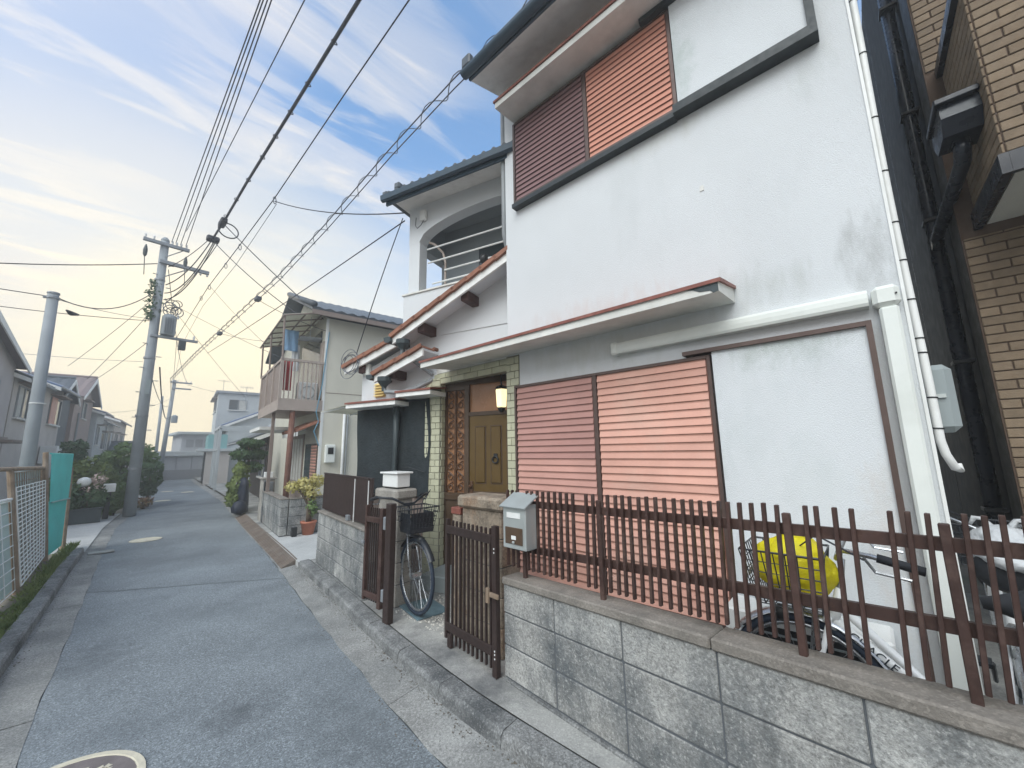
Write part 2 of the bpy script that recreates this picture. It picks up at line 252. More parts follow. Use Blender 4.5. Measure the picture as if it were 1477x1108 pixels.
# ------------------------------------------------------------------ mesh helpers
I4 = Matrix.Identity(4)
class MB:
    def __init__(s, M=None): s.v = []; s.f = []; s.M = M or I4
    def add(s, vs, fs):
        n = len(s.v); s.v += [tuple(s.M @ Vector(p)) for p in vs]; s.f += [tuple(i + n for i in f) for f in fs]; return s
    def box(s, x0, x1, y0, y1, z0, z1, T=None):
        p = [(x, y, z) for z in (z0, z1) for y in (y0, y1) for x in (x0, x1)]
        if T is not None: p = [tuple(T @ Vector(q)) for q in p]
        return s.add(p, [(0, 2, 3, 1), (4, 5, 7, 6), (0, 1, 5, 4), (2, 6, 7, 3), (0, 4, 6, 2), (1, 3, 7, 5)])
    def cbox(s, x0, x1, y0, y1, z0, z1, c=0.006):
        """box with chamfered edges"""
        P = []; idx = {}
        X = (x0, x1); Y = (y0, y1); Z = (z0, z1)
        for i in (0, 1):
            for j in (0, 1):
                for k in (0, 1):
                    d = [(c if a == 0 else -c) for a in (i, j, k)]
                    b = [X[i], Y[j], Z[k]]
                    for ax in range(3):
                        q = [b[t] + (0 if t == ax else d[t]) for t in range(3)]
                        idx[(i, j, k, ax)] = len(P); P.append(tuple(q))
        F = []
        F.append([idx[(0, j, k, 0)] for j, k in ((0, 0), (0, 1), (1, 1), (1, 0))]); F.append([idx[(1, j, k, 0)] for j, k in ((0, 0), (1, 0), (1, 1), (0, 1))])
        F.append([idx[(i, 0, k, 1)] for i, k in ((0, 0), (1, 0), (1, 1), (0, 1))]); F.append([idx[(i, 1, k, 1)] for i, k in ((0, 0), (0, 1), (1, 1), (1, 0))])
        F.append([idx[(i, j, 0, 2)] for i, j in ((0, 0), (0, 1), (1, 1), (1, 0))]); F.append([idx[(i, j, 1, 2)] for i, j in ((0, 0), (1, 0), (1, 1), (0, 1))])
        for a, b_, c_ in ((0, 1, 2), (1, 2, 0), (2, 0, 1)):
            for p in (0, 1):
                for q in (0, 1):
                    def key(t, ax):
                        e = [0, 0, 0]; e[a] = p; e[b_] = q; e[c_] = t; return idx[(*e, ax)]
                    F.append([key(0, a), key(0, b_), key(1, b_), key(1, a)])
        for i in (0, 1):
            for j in (0, 1):
                for k in (0, 1): F.append([idx[(i, j, k, 0)], idx[(i, j, k, 1)], idx[(i, j, k, 2)]])
        return s.add(P, F)
    def prism(s, poly, a0, a1, axis=1):
        """poly: 2D outline; extruded along axis (0 x,1 y,2 z) between a0 and a1"""
        n = len(poly)
        def P(p, a):
            return (a, p[0], p[1]) if axis == 0 else ((p[0], a, p[1]) if axis == 1 else (p[0], p[1], a))
        vs = [P(p, a0) for p in poly] + [P(p, a1) for p in poly]
        fs = [tuple(range(n)), tuple(range(2 * n - 1, n - 1, -1))] + [(i, n + i, n + (i + 1) % n, (i + 1) % n) for i in range(n)]
        return s.add(vs, fs)
    def tube(s, pts, r, n=6, caps=True, closed=False):
        pts = [Vector(p) for p in pts]; m = len(pts)
        rs = r if isinstance(r, (list, tuple)) else [r] * m
        vs = []; prev = None
        for i, p in enumerate(pts):
            if closed: t = pts[(i + 1) % m] - pts[i - 1]
            else: t = (pts[min(i + 1, m - 1)] - pts[max(i - 1, 0)])
            t.normalize()
            if prev is None:
                a = Vector((0, 0, 1)) if abs(t.z) < 0.9 else Vector((1, 0, 0))
                u = t.cross(a).normalized()
            else:
                u = (prev - t * prev.dot(t)).normalized()
            prev = u; w = t.cross(u)
            for k in range(n):
                an = 2 * math.pi * k / n
                vs.append(tuple(p + (u * math.cos(an) + w * math.sin(an)) * rs[i]))
        fs = []
        for i in range(m if closed else m - 1):
            j = (i + 1) % m
            for k in range(n): fs.append((i * n + k, i * n + (k + 1) % n, j * n + (k + 1) % n, j * n + k))
        if caps and not closed: fs += [tuple(range(n - 1, -1, -1)), tuple((m - 1) * n + k for k in range(n))]
        return s.add(vs, fs)
    def ring(s, c, axis_u, axis_w, R_, r, n=28, m=6):
        c = Vector(c); u = Vector(axis_u); w = Vector(axis_w)
        return s.tube([c + (u * math.cos(2 * math.pi * i / n) + w * math.sin(2 * math.pi * i / n)) * R_ for i in range(n)], r, m, closed=True)
    def lathe(s, c, prof, n=16):
        """prof: (radius, z) pairs round the vertical axis at c"""
        vs = [(c[0] + r * math.cos(2 * math.pi * k / n), c[1] + r * math.sin(2 * math.pi * k / n), c[2] + z) for r, z in prof for k in range(n)]
        fs = [(i * n + k, i * n + (k + 1) % n, (i + 1) * n + (k + 1) % n, (i + 1) * n + k) for i in range(len(prof) - 1) for k in range(n)]
        fs += [tuple(range(n - 1, -1, -1)), tuple((len(prof) - 1) * n + k for k in range(n))]
        return s.add(vs, fs)
    def mesh(s, name, m=None, smooth=False):
        me = bpy.data.meshes.new(name); me.from_pydata(s.v, [], s.f)
        if m: me.materials.append(m)
        if smooth: me.polygons.foreach_set('use_smooth', [True] * len(me.polygons))
        me.update(); return me
def fix(o):
    bm = bmesh.new(); bm.from_mesh(o.data); bmesh.ops.recalc_face_normals(bm, faces=bm.faces); bm.to_mesh(o.data); bm.free(); return o

def tag(o, label=None, cat=None, group=None, kind=None):
    if label: o['label'] = label
    if cat: o['category'] = cat
    if group: o['group'] = group
    if kind: o['kind'] = kind
    return o
WM = {}
def wm(o): return WM.get(o.name, I4)
def thing(name, label, cat, loc=(0, 0, 0), rotz=0.0, group=None):
    o = bpy.data.objects.new(name, None); col.objects.link(o); o.empty_display_size = 0.2
    o.location = loc; o.rotation_euler = (0, 0, rotz)
    WM[o.name] = Matrix.Translation(loc) @ Matrix.Rotation(rotz, 4, 'Z')
    return tag(o, label, cat, group)
def part(name, mb, m, parent=None, local=False, smooth=False, label=None, kind=None, recalc=True):
    """mb is an MB in world coordinates (local=True: in the parent's coordinates)"""
    me = mb.mesh(name, m, smooth) if isinstance(mb, MB) else mb
    o = bpy.data.objects.new(name, me); col.objects.link(o)
    if isinstance(mb, MB) and recalc: fix(o)
    if parent:
        o.parent = parent
        if local: WM[o.name] = wm(parent).copy()
        else: o.matrix_parent_inverse = wm(parent).inverted(); WM[o.name] = I4
    if label: o['label'] = label
    if kind: o['kind'] = kind
    return o
def inst(name, me, parent, loc, rotz=0.0, rot=None, sc=None):
    """a piece that shares mesh data, at a world place"""
    o = bpy.data.objects.new(name, me); col.objects.link(o)
    o.location = loc; o.rotation_euler = rot if rot else (0, 0, rotz)
    if sc: o.scale = sc
    if parent: o.parent = parent; o.matrix_parent_inverse = wm(parent).inverted()
    return o
def solo(name, mb, m, label, cat, group=None, smooth=False, kind=None):
    o = part(name, mb, m, None, smooth=smooth); return tag(o, label, cat, group, kind)
def struct(name, mb, m): return tag(part(name, mb, m), kind='structure')
def copy_tree(o, loc, rotz, label=None, group=None):
    c = o.copy(); col.objects.link(c); c.location = loc; c.rotation_euler = (0, 0, rotz)
    if label: c['label'] = label
    if group: c['group'] = group
    for ch in list(o.children):
        d = ch.copy(); col.objects.link(d); d.parent = c
        for g in list(ch.children):
            e = g.copy(); col.objects.link(e); e.parent = d
    return c
def frame(x, y, deg):
    """local x runs along the street turned deg towards the houses, local y faces the street"""
    return Matrix.Translation((x, y, 0)) @ Matrix.Rotation(R(90 - deg), 4, 'Z')
def lerp(a, b, t): return a + (b - a) * t
def interp(pl, y):
    for (x0, y0), (x1, y1) in zip(pl, pl[1:]):
        if y <= y1 or (x1, y1) == pl[-1]: return x0 + (x1 - x0) * (y - y0) / (y1 - y0)

# ------------------------------------------------------------------ ground, road, kerbs
EDGE_R = [(1.36, -8), (1.38, 1.0), (1.40, 1.75), (1.47, 2.42), (1.54, 2.86), (1.63, 3.54), (1.79, 4.7), (2.07, 6.39), (2.29, 8.05), (2.58, 10.3), (2.91, 12.6), (3.53, 17.1), (4.17, 23.8), (4.79, 29.9), (6.0, 40)]
FOOT_R = [(1.62, -8), (1.63, 1.0), (1.64, 1.63), (1.655, 1.96), (1.69, 2.31), (1.73, 2.67), (1.80, 3.19), (1.96, 4.24), (2.19, 5.94), (2.48, 8.05), (2.78, 10.3), (3.12, 12.6), (3.75, 17.1), (4.40, 23.8), (5.0, 29.9), (6.2, 40)]
EDGE_L = [(-0.06, -8), (-0.03, 3.0), (-0.02, 3.68), (0.13, 5.34), (0.44, 9.17), (0.76, 12.45), (1.29, 15.45), (1.76, 19.26), (3.81, 32.6), (4.9, 40)]
FOOT_L = [(-0.30, -8), (-0.28, 3.0), (-0.26, 3.9), (-0.12, 5.4), (0.0, 6.7), (0.13, 8.27), (0.27, 9.66), (0.56, 12.45), (1.06, 15.45), (1.5, 19.26), (3.5, 32.6), (4.6, 40)]
ground = struct('ground', MB().add([(-400, -400, -0.03), (400, -400, -0.03), (400, 400, -0.03), (-400, 400, -0.03)], [(0, 1, 2, 3)]), M_EARTH)
def ribbon(A, B, ys, z, zb=None):
    mb = MB(); zb = z if zb is None else zb
    vs = []
    for y in ys: vs += [(interp(A, y), y, z), (interp(B, y), y, zb)]
    return mb.add(vs, [(2 * i, 2 * i + 1, 2 * i + 3, 2 * i + 2) for i in range(len(ys) - 1)])
# the near sheet ends on an oblique seam
def seam_pts(): return (interp(EDGE_L, 6.9), 6.9), (interp(EDGE_R, 5.65), 5.65)
(sl, sr) = seam_pts()
ysn = [-8, -4, -1, 1.0, 1.75, 2.42, 2.86, 3.3, 3.68, 4.2, 4.7, 5.1]
near = MB(); vs = []
for y in ysn: vs += [(interp(EDGE_L, y), y, 0), (interp(EDGE_R, y), y, 0)]
vs += [(sl[0], sl[1], 0), (sr[0], sr[1], 0)]
near.add(vs, [(2 * i, 2 * i + 1, 2 * i + 3, 2 * i + 2) for i in range(len(ysn))])
road = struct('road', near, M_ASPH)
ysf = [7.4, 8.05, 9.17, 10.3, 12.45, 15.45, 17.1, 19.26, 23.8, 29.9, 32.6, 40]
far = MB(); vs = [(sl[0], sl[1], 0.0), (sr[0], sr[1], 0.0)]
for y in ysf: vs += [(interp(EDGE_L, y), y, 0), (interp(EDGE_R, y), y, 0)]
far.add(vs, [(2 * i, 2 * i + 1, 2 * i + 3, 2 * i + 2) for i in range(len(ysf))])
far.add([(-30, 40, 0), (40, 40, 0), (40, 46, 0), (-30, 46, 0)], [(0, 1, 2, 3)])
part('older_asphalt', far, M_ASPH2, road)
seam = MB(); n = 14
for i in range(n):
    t0, t1 = i / n, (i + 1) / n; j0, j1 = (0.010 * math.sin(i * 2.1), 0.010 * math.sin((i + 1) * 2.1))
    a = (lerp(sl[0], sr[0], t0), lerp(sl[1], sr[1], t0) + j0); b = (lerp(sl[0], sr[0], t1), lerp(sl[1], sr[1], t1) + j1)
    seam.add([(a[0], a[1] - 0.007, 0.004), (b[0], b[1] - 0.007, 0.004), (b[0], b[1] + 0.007, 0.004), (a[0], a[1] + 0.007, 0.004)], [(0, 1, 2, 3)])
part('tar_joint', seam, M_TAR, road)

def ys_between(a, b, step=0.3):
    n = max(1, int(round((b - a) / step))); return [a + (b - a) * i / n for i in range(n + 1)]
# right gutter apron: slabs with joints, foot a little higher than the asphalt edge
gut = struct('gutter_base', ribbon([(x - 0.004, y) for x, y in EDGE_R], FOOT_R, ys_between(-8, 40, 0.6), -0.006), M_MORTAR)
cuts = [-8, -5, -2.6, -0.6, 2.40, 6.05, 9.2, 12.4, 16, 21, 27, 34, 40]
for a, b in zip(cuts, cuts[1:]):
    ys = ys_between(a + 0.0025, b - 0.0025, 0.25); mb = MB(); vs = []
    for y in ys:
        xe, xf = interp(EDGE_R, y), interp(FOOT_R, y); jx = 0.008 * math.sin(y * 9.1) + 0.006 * math.sin(y * 23.7)
        vs += [(xe + jx, y, 0.0), (xe + jx, y, 0.003), (xf + 0.012, y, 0.022), (xf + 0.012, y, -0.02)]
    k = len(ys); fs = []
    for i in range(k - 1):
        for j in range(3): fs.append((4 * i + j, 4 * i + j + 1, 4 * i + j + 5, 4 * i + j + 4))
    fs += [(0, 1, 2, 3), tuple(4 * (k - 1) + j for j in (3, 2, 1, 0))]
    part('gutter_slab', mb.add(vs, fs), M_CONC, gut)
# right kerb: stones in a row
kerb = struct('kerb', ribbon([(x + 0.03, y) for x, y in FOOT_R], [(x + 0.13, y) for x, y in FOOT_R], ys_between(-8, 6.0, 0.5), 0.06), M_MORTAR)
ky = [-8, -6, -4, -2.8, -1.6, -0.5, 0.4, 1.0, 1.6, 2.18, 2.75, 3.35, 3.95, 4.55, 5.15, 5.95]
for a, b in zip(ky, ky[1:]):
    ys = ys_between(a + 0.003, b - 0.003, 0.08 if a > 0.3 else 0.4); mb = MB(); vs = []
    for y in ys:
        xf = interp(FOOT_R, y); w = 0.15; q = random.uniform
        vs += [(xf + q(-.003, .003), y, 0.0), (xf + 0.008 + q(-.004, .004), y, 0.082 + q(-.004, .003)), (xf + 0.026 + q(-.004, .004), y, 0.103 + q(-.003, .003)), (xf + w - .02, y, 0.106 + q(-.003, .003)), (xf + w, y, 0.094), (xf + w, y, 0.0)]
    k = len(ys); fs = []
    for i in range(k - 1):
        for j in range(5): fs.append((6 * i + j, 6 * i + j + 1, 6 * i + j + 7, 6 * i + j + 6))
    fs += [tuple(range(6)), tuple(6 * (k - 1) + j for j in range(5, -1, -1))]
    part('kerb_stone', mb.add(vs, fs), M_KERB, kerb)
# walkway strip between kerb and garden walls
WALLX = [(1.30, -8), (2.10, 3.0), (2.14, 3.9), (2.40, 5.9)]
struct('pavement', ribbon([(x + 0.151, y) for x, y in FOOT_R], [(2.35, -8), (2.45, 1.0), (2.45, 3.0), (2.55, 5.9)], ys_between(-8, 5.9, 0.4), 0.098), M_SLAB)
struct('front_yard', MB().add([(2.449, -8, 0.094), (6.0, -8, 0.094), (6.0, 6.0, 0.094), (2.449, 5.9, 0.094)], [(0, 1, 2, 3)]), M_SLAB)
struct('driveway', MB().add([(2.20, 5.96, 0.085), (4.6, 5.96, 0.10), (4.6, 8.6, 0.10), (2.56, 8.6, 0.085), (2.20, 5.96, -0.03), (2.56, 8.6, -0.03)], [(0, 1, 2, 3), (0, 3, 5, 4)]), M_DRIVE)
struct('verge', ribbon([(x + 0.01, y) for x, y in FOOT_R], [(x + 3.0, y) for x, y in FOOT_R], [8.61, 10, 12, 15, 19, 24, 30, 39.9], 0.09), M_SLAB)
# left gutter and kerb
gutl = struct('gutter_base', ribbon([(x + 0.004, y) for x, y in EDGE_L], FOOT_L, ys_between(-8, 39, 0.6), -0.006), M_MORTAR)
cl = [-8, -4, -1, 1.6, 3.9, 6.4, 9.45, 12.3, 14.3, 17.5, 22, 28, 39]
for a, b in zip(cl, cl[1:]):
    ys = ys_between(a + 0.006, b - 0.006, 0.3); mb = MB(); vs = []
    for y in ys:
        xe, xf = interp(EDGE_L, y), interp(FOOT_L, y); jx = 0.008 * math.sin(y * 7.1)
        vs += [(xe + jx, y, 0.0), (xe + jx, y, 0.003), (xf - 0.012, y, 0.016), (xf - 0.012, y, -0.02)]
    k = len(ys); fs = []
    for i in range(k - 1):
        for j in range(3): fs.append((4 * i + j, 4 * i + j + 1, 4 * i + j + 5, 4 * i + j + 4))
    fs += [(0, 1, 2, 3), tuple(4 * (k - 1) + j for j in (3, 2, 1, 0))]
    part('gutter_slab', mb.add(vs, fs), M_CONC, gutl)
kerbl = struct('kerb', ribbon([(x - 0.03, y) for x, y in FOOT_L], [(x - 0.11, y) for x, y in FOOT_L], ys_between(-8, 9.6, 0.5), 0.06), M_MORTAR)
kl = [-8, -5, -2, 0, 1.8, 3.0, 4.2, 5.4, 6.6, 7.8, 9.0, 9.6]
for a, b in zip(kl, kl[1:]):
    ys = ys_between(a + 0.003, b - 0.003, 0.2); mb = MB(); vs = []
    for y in ys:
        xf = interp(FOOT_L, y); q = random.uniform
        vs += [(xf, y, 0.0), (xf - 0.008, y, 0.09 + q(-.004, .003)), (xf - 0.025, y, 0.108 + q(-.003, .003)), (xf - .125, y, 0.108), (xf - .125, y, 0.0)]
    k = len(ys); fs = []
    for i in range(k - 1):
        for j in range(4): fs.append((5 * i + j, 5 * i + j + 1, 5 * i + j + 6, 5 * i + j + 5))
    fs += [tuple(range(5)), tuple(5 * (k - 1) + j for j in range(4, -1, -1))]
    part('kerb_stone', mb.add(vs, fs), M_KERB, kerbl)
struct('verge_left', MB().add([(-0.42, -8, 0.07), (-0.40, 3, 0.07), (-0.12, 6.7, 0.07), (0.14, 9.62, 0.07), (-8, 9.62, 0.06), (-8, -8, 0.06)], [(0, 1, 2, 3, 4, 5)]), M_EARTH)
struct('driveway_left', MB().add([(0.16, 9.63, 0.03), (0.27, 9.66, 0.03), (0.56, 12.45, 0.03), (0.98, 15.2, 0.03), (-2.5, 15.3, 0.045), (-2.5, 9.63, 0.045)], [(0, 1, 2, 3, 4, 5)]), M_DRIVE)
part('drain_plate', MB().cbox(0.30, 0.60, 9.36, 9.54, 0.010, 0.03, 0.004), M_SLAB, gutl)

# ------------------------------------------------------------------ the white house
HX = 2.9
house = thing('white_house', 'two-storey white stucco house with salmon louvred shutters and a tiled porch', 'house', (HX, 1.2, 0.09))
def hp(name, mb, m, parent=None, **k): return part(name, mb, m, parent or house, **k)
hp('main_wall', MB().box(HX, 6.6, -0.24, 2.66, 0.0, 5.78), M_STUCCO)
hp('filled_hole', MB().box(HX - 0.006, HX, 0.665, 0.69, 3.42, 3.46), M_LEDGE)

M_DUSK2 = mat('mid_dusky_shutter', (0.52, 0.285, 0.235), 0.6, 0.08, 3, 0.08, 90, rnd=0.05)
def slat_mesh(name, w, pitch, m):
    """one louvre: lower edge proud of the upper edge"""
    h = pitch
    prof = [(0.0, h * 0.98), (0.004, h * 0.98), (-0.011, h * 0.08), (-0.011, 0.02 * h), (-0.006, 0.02 * h), (0.0, h * 0.2)]
    mb = MB(); mb.prism(prof, -w / 2, w / 2, 1)     # outline in x,z extruded along y
    me = mb.mesh(name, m)
    bm = bmesh.new(); bm.from_mesh(me); bmesh.ops.recalc_face_normals(bm, faces=bm.faces); bm.to_mesh(me); bm.free()
    return me
def shutter(y0, y1, z0, z1, pitch, mats, xf, label=None):
    sp = hp('shutter', MB().box(xf + 0.006, xf + 0.022, y0, y1, z0, z1), M_FRAMEB if mats[-1] is M_MAUVE else M_SALMONB, label=label)
    n = int((z1 - z0) / pitch); pit = (z1 - z0) / n; w = y1 - y0 - 0.012
    ms = [slat_mesh('slat', w, pit, m) for m in mats]
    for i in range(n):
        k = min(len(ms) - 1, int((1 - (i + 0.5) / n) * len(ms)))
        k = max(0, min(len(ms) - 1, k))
        inst('slat', ms[k], sp, (xf, (y0 + y1) / 2, z0 + i * pit))
    return sp
def window_frame(y0, y1, z0, z1, xf, mid, w=0.022):
    mb = MB()
    mb.box(xf - 0.012, HX + 0.002, y0 - w, y0, z0 - w, z1 + w); mb.box(xf - 0.012, HX + 0.002, y1, y1 + w, z0 - w, z1 + w)
    mb.box(xf - 0.016, HX + 0.002, y0, y1, z1, z1 + w); mb.box(xf - 0.02, HX + 0.002, y0, y1, z0 - w, z0)
    mb.box(xf - 0.010, HX + 0.002, mid - 0.018, mid + 0.018, z0, z1)
    return hp('shutter_frame', mb, M_FRAMEB)
# ground floor opening
xf = 2.86
window_frame(0.755, 2.515, 0.44, 2.15, xf, 1.64)
shutter(0.758, 1.620, 0.44, 2.15, 0.0555, [M_SALMON], xf)
shutter(1.660, 2.512, 0.44, 2.15, 0.0555, [M_DUSK, M_DUSK, M_DUSK2, M_SALMON, M_SALMON], xf, label='shutter whose upper slats are dusky mauve')  # slat colours get darker towards the top
# shutter box beside it
hp('shutter_box', MB().box(2.835, HX, -0.072, 0.715, 0.28, 2.185), M_STUCCO2)
bx = MB(); bx.box(2.818, HX, -0.098, -0.072, 0.20, 2.214); bx.box(2.812, HX, -0.072, 0.90, 2.185, 2.212); hp('shutter_box_trim', bx, M_FRAMEB)
# first floor opening
window_frame(0.80, 2.47, 4.165, 5.09, xf, 1.585, 0.025)
shutter(0.803, 1.565, 4.165, 5.09, 0.0515, [mat('terracotta_shutter', (0.54, 0.25, 0.18), 0.6, 0.09, 3, 0.1, 90, rnd=0.08)], xf)
shutter(1.605, 2.467, 4.165, 5.09, 0.0515, [M_MAUVE], xf, label='mauve brown louvred shutter')
hp('shutter_box', MB().box(2.835, HX, -0.045, 0.765, 4.165, 5.10), M_STUCCO2)
bx = MB(); bx.box(2.80, HX, -0.092, 0.80, 4.095, 4.165); bx.box(2.815, HX, -0.092, -0.045, 4.165, 5.14); bx.box(2.80, HX, -0.045, 1.0, 5.102, 5.15); bx.box(2.822, HX, 0.80, 2.50, 4.085, 4.13)
hp('shutter_box_trim', bx, M_BLACKF)
# hood over the upper shutters
hood = hp('window_hood', MB().prism([(2.58, 5.135), (2.90, 5.165), (2.90, 5.27), (2.58, 5.20)], -0.6, 2.50, 1), M_LEDGE)
hp('metal_cap', MB().prism([(2.565, 5.198), (2.90, 5.272), (2.90, 5.29), (2.565, 5.222)], -0.6, 2.515, 1), M_CAP, hood)
# long ledge between the floors, also the porch canopy
ledge = hp('ledge', MB().prism([(2.50, 2.475), (2.93, 2.515), (2.93, 2.62), (2.50, 2.535)], 0.55, 3.64, 1), M_LEDGE)
hp('metal_cap', MB().prism([(2.485, 2.532), (2.93, 2.617), (2.93, 2.636), (2.485, 2.556)], 0.535, 3.655, 1), M_CAP, ledge)
ch = MB(); ch.add([(2.497, 0.553, 2.47), (2.497, 0.60, 2.475), (2.497, 0.75, 2.53), (2.497, 0.56, 2.531), (2.497, 0.66, 2.49)], [(0, 1, 4, 2, 3)])
hp('chipped_plaster', MB().prism([(0.553, 2.478), (0.585, 2.474), (0.60, 2.492), (0.66, 2.50), (0.70, 2.522), (0.735, 2.531), (0.553, 2.531)], 2.4965, 2.502, 0), M_HOPPER, ledge)
hp('porch_ceiling', MB().box(2.93, 3.9, 2.62, 4.1, 2.49, 2.56), M_LEDGE)

# main roof: eave, gutter, tiles
hp('roof_deck', MB().prism([(2.38, 5.54), (4.75, 6.58), (4.75, 6.52), (2.38, 5.48)], -0.55, 2.68, 1), M_BARGE)
hp('eave_board', MB().box(2.36, 2.385, -0.55, 2.67, 5.44, 5.555), M_GUTTER)
hp('soffit', MB().prism([(2.385, 5.45), (2.91, 5.62), (2.91, 5.65), (2.385, 5.48)], -0.55, 2.67, 1), M_BARGE)
hp('cornice', MB().box(2.86, 2.9, -0.24, 2.67, 5.52, 5.62), M_BARGE)
g = MB()
g.add([(2.36 - 0.055 + 0.055 * math.cos(a), y, 5.475 + 0.05 * math.sin(a)) for y in (-0.6, 2.69) for a in [math.pi + math.pi * i / 8 for i in range(9)]], [(i, i + 1, i + 10, i + 9) for i in range(8)] + [tuple(range(9)), tuple(range(17, 8, -1))])
hp('gutter', g, M_GUTTER)
tm = MB()
tm.add([(x, 0.13 * t, z0 + 0.035 * math.sin(math.pi * min(1, t * 1.6)) * (1 if t < 0.63 else 0)) for x, z0 in ((-0.03, 0.0), (0.30, 0.135)) for t in [i / 10 for i in range(11)]] +
       [(x, 0.13 * t, z0 - 0.02 + 0.035 * math.sin(math.pi * min(1, t * 1.6)) * (1 if t < 0.63 else 0)) for x, z0 in ((-0.03, 0.0), (0.30, 0.135)) for t in [i / 10 for i in range(11)]],
       [(i, i + 1, i + 12, i + 11) for i in range(10)] + [(i + 22, i + 33, i + 34, i + 23) for i in range(10)] + [(i, i + 22, i + 23, i + 1) for i in range(10)])
def fixmesh(me):
    bm = bmesh.new(); bm.from_mesh(me); bmesh.ops.recalc_face_normals(bm, faces=bm.faces); bm.to_mesh(me); bm.free(); return me
KAW = tm.mesh('roof_tile', M_KAWARA)
for r in range(2):
    for i in range(26):
        inst('roof_tile', KAW, house, (2.37 + r * 0.29, -0.68 + i * 0.13, 5.575 + r * 0.127))
rt = MB()
rt.tube([(2.33, 2.66, 5.63), (2.6, 2.66, 5.75), (3.4, 2.66, 6.10), (4.7, 2.66, 6.68)], 0.055, 8)
hp('verge_tile_roll', rt, M_KAWARA, smooth=True)
hp('end_tile', MB().cbox(2.30, 2.37, 2.60, 2.73, 5.57, 5.70, 0.015), M_KAWARA)

# air-conditioner duct on the facade
dm = MB(); dm.prism([(2.830, 2.296), (2.822, 2.312), (2.820, 2.34), (2.822, 2.368), (2.830, 2.384), (2.902, 2.384), (2.902, 2.296)], -0.10, 1.44, 1)
duct = hp('pipe_duct', dm, M_DUCT)
hp('duct_end', MB().cbox(2.815, HX + .002, 1.40, 1.46, 2.288, 2.392, 0.014), M_DUCT, duct)
hp('duct_elbow', MB().cbox(2.812, HX + .002, -0.226, -0.115, 2.275, 2.392, 0.022), M_DUCT, duct)
hp('vertical_duct', MB().cbox(2.824, HX + .002, -0.214, -0.135, 0.18, 2.276, 0.012), M_DUCT, duct)
hp('duct_screw', MB().box(2.808, 2.815, -0.215, -0.207, 2.33, 2.338), M_DARKM, duct)
# corner bead, cable bundle with ties, meter box
hp('corner_bead', MB().box(2.892, 2.93, -0.252, -0.238, 0.0, 5.7), M_WHITEP)
cb = MB(); pts = [(2.962 + 0.008 * math.sin(z * 3.1), -0.272 + 0.006 * math.sin(z * 2.2 + 1), z) for z in [1.56 + i * 0.15 for i in range(29)]]
cb.tube([(2.99, -0.32, 1.44), (2.985, -0.325, 1.41), (2.975, -0.312, 1.42), (2.965, -0.288, 1.49)] + pts, 0.019, 8)
cable = hp('cable_bundle', cb, M_WHITEP, smooth=True)
for z in (1.62, 1.78, 2.02, 2.10, 2.32, 2.55, 2.78, 3.10, 3.45, 3.9, 4.3, 4.8):
    hp('cable_tie', MB().ring((2.962 + 0.008 * math.sin(z * 3.1), -0.272 + 0.006 * math.sin(z * 2.2 + 1), z), (1, 0, 0), (0, 1, 0.1), 0.0195, 0.004, 12, 5), M_DARKM, cable)
mbx = hp('meter_box', MB().cbox(3.02, 3.16, -0.375, -0.24, 1.60, 1.96, 0.03), M_GREYBOX)
hp('box_latch', MB().box(3.008, 3.02, -0.335, -0.30, 1.78, 1.80), M_SILVER, mbx)
dp = MB(); dp.tube([(2.94, 2.72, 5.5), (2.94, 2.72, 3.92), (2.99, 2.735, 3.82), (3.03, 2.74, 3.70)], 0.03, 8)
hp('downpipe', dp, M_PIPEG, smooth=True)

# ---- porch and wing, turned 15 degrees towards the street
WG = frame(3.2, 2.9, -15)
def wp(name, fn, m, parent=None, **k):
    mb = MB(WG); fn(mb); return hp(name, mb, m, parent, **k)
def wall_fn(b):
    b.prism([(1.02, 0.0), (2.35, 0.0), (2.35, 2.66), (1.5, 2.95), (1.02, 3.16)], -3.2, 0.0, 1)
    b.prism([(-0.45, 2.42), (1.02, 2.42), (1.02, 3.16), (-0.45, 3.80)], -3.2, 0.0, 1)
    b.prism([(-0.45, 0.0), (1.02, 0.0), (1.02, 2.42), (-0.45, 2.42)], -3.2, -0.17, 1)
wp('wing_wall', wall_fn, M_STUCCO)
wp('wall_dado', lambda b: b.box(1.0, 2.345, 0.0, 0.006, 0.09, 1.0), M_TAUPE)
# balcony: arched front, parapet, pillar, ceiling, back wall
def arch_z(u):
    t = (u - 0.28) / 1.10; return 4.39 + 0.28 * math.sqrt(max(0, 1 - t * t))
def arch_fn(b):
    us = [1.38 - i * (1.68 / 24) for i in range(25)]
    for a, c in zip(us, us[1:]):
        b.add([(a, -0.16, arch_z(a)), (c, -0.16, arch_z(c)), (c, 0, arch_z(c)), (a, 0, arch_z(a)), (a, -0.16, 4.93), (c, -0.16, 4.93), (c, 0, 4.93), (a, 0, 4.93)],
              [(0, 1, 2, 3), (4, 7, 6, 5), (3, 2, 6, 7), (0, 4, 5, 1)])
    b.box(1.38, 1.56, -0.16, 0.0, 4.385, 4.93)
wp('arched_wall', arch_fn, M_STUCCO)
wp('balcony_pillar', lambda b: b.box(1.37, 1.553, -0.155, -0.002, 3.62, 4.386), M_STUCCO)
def par_fn(b):
    b.box(-0.3, 1.62, -0.14, 0.012, 3.0, 3.64); b.box(1.49, 1.62, -0.8, -0.14, 3.0, 3.64)
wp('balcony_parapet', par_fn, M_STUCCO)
wp('parapet_cap', lambda b: (b.box(-0.3, 1.64, -0.16, 0.03, 3.641, 3.662), b.box(1.47, 1.64, -0.8, -0.16, 3.641, 3.662)), M_LEDGE)
wp('balcony_back_wall', lambda b: b.box(-0.4, 1.48, -0.78, -0.64, 3.0, 4.93), M_INNER)
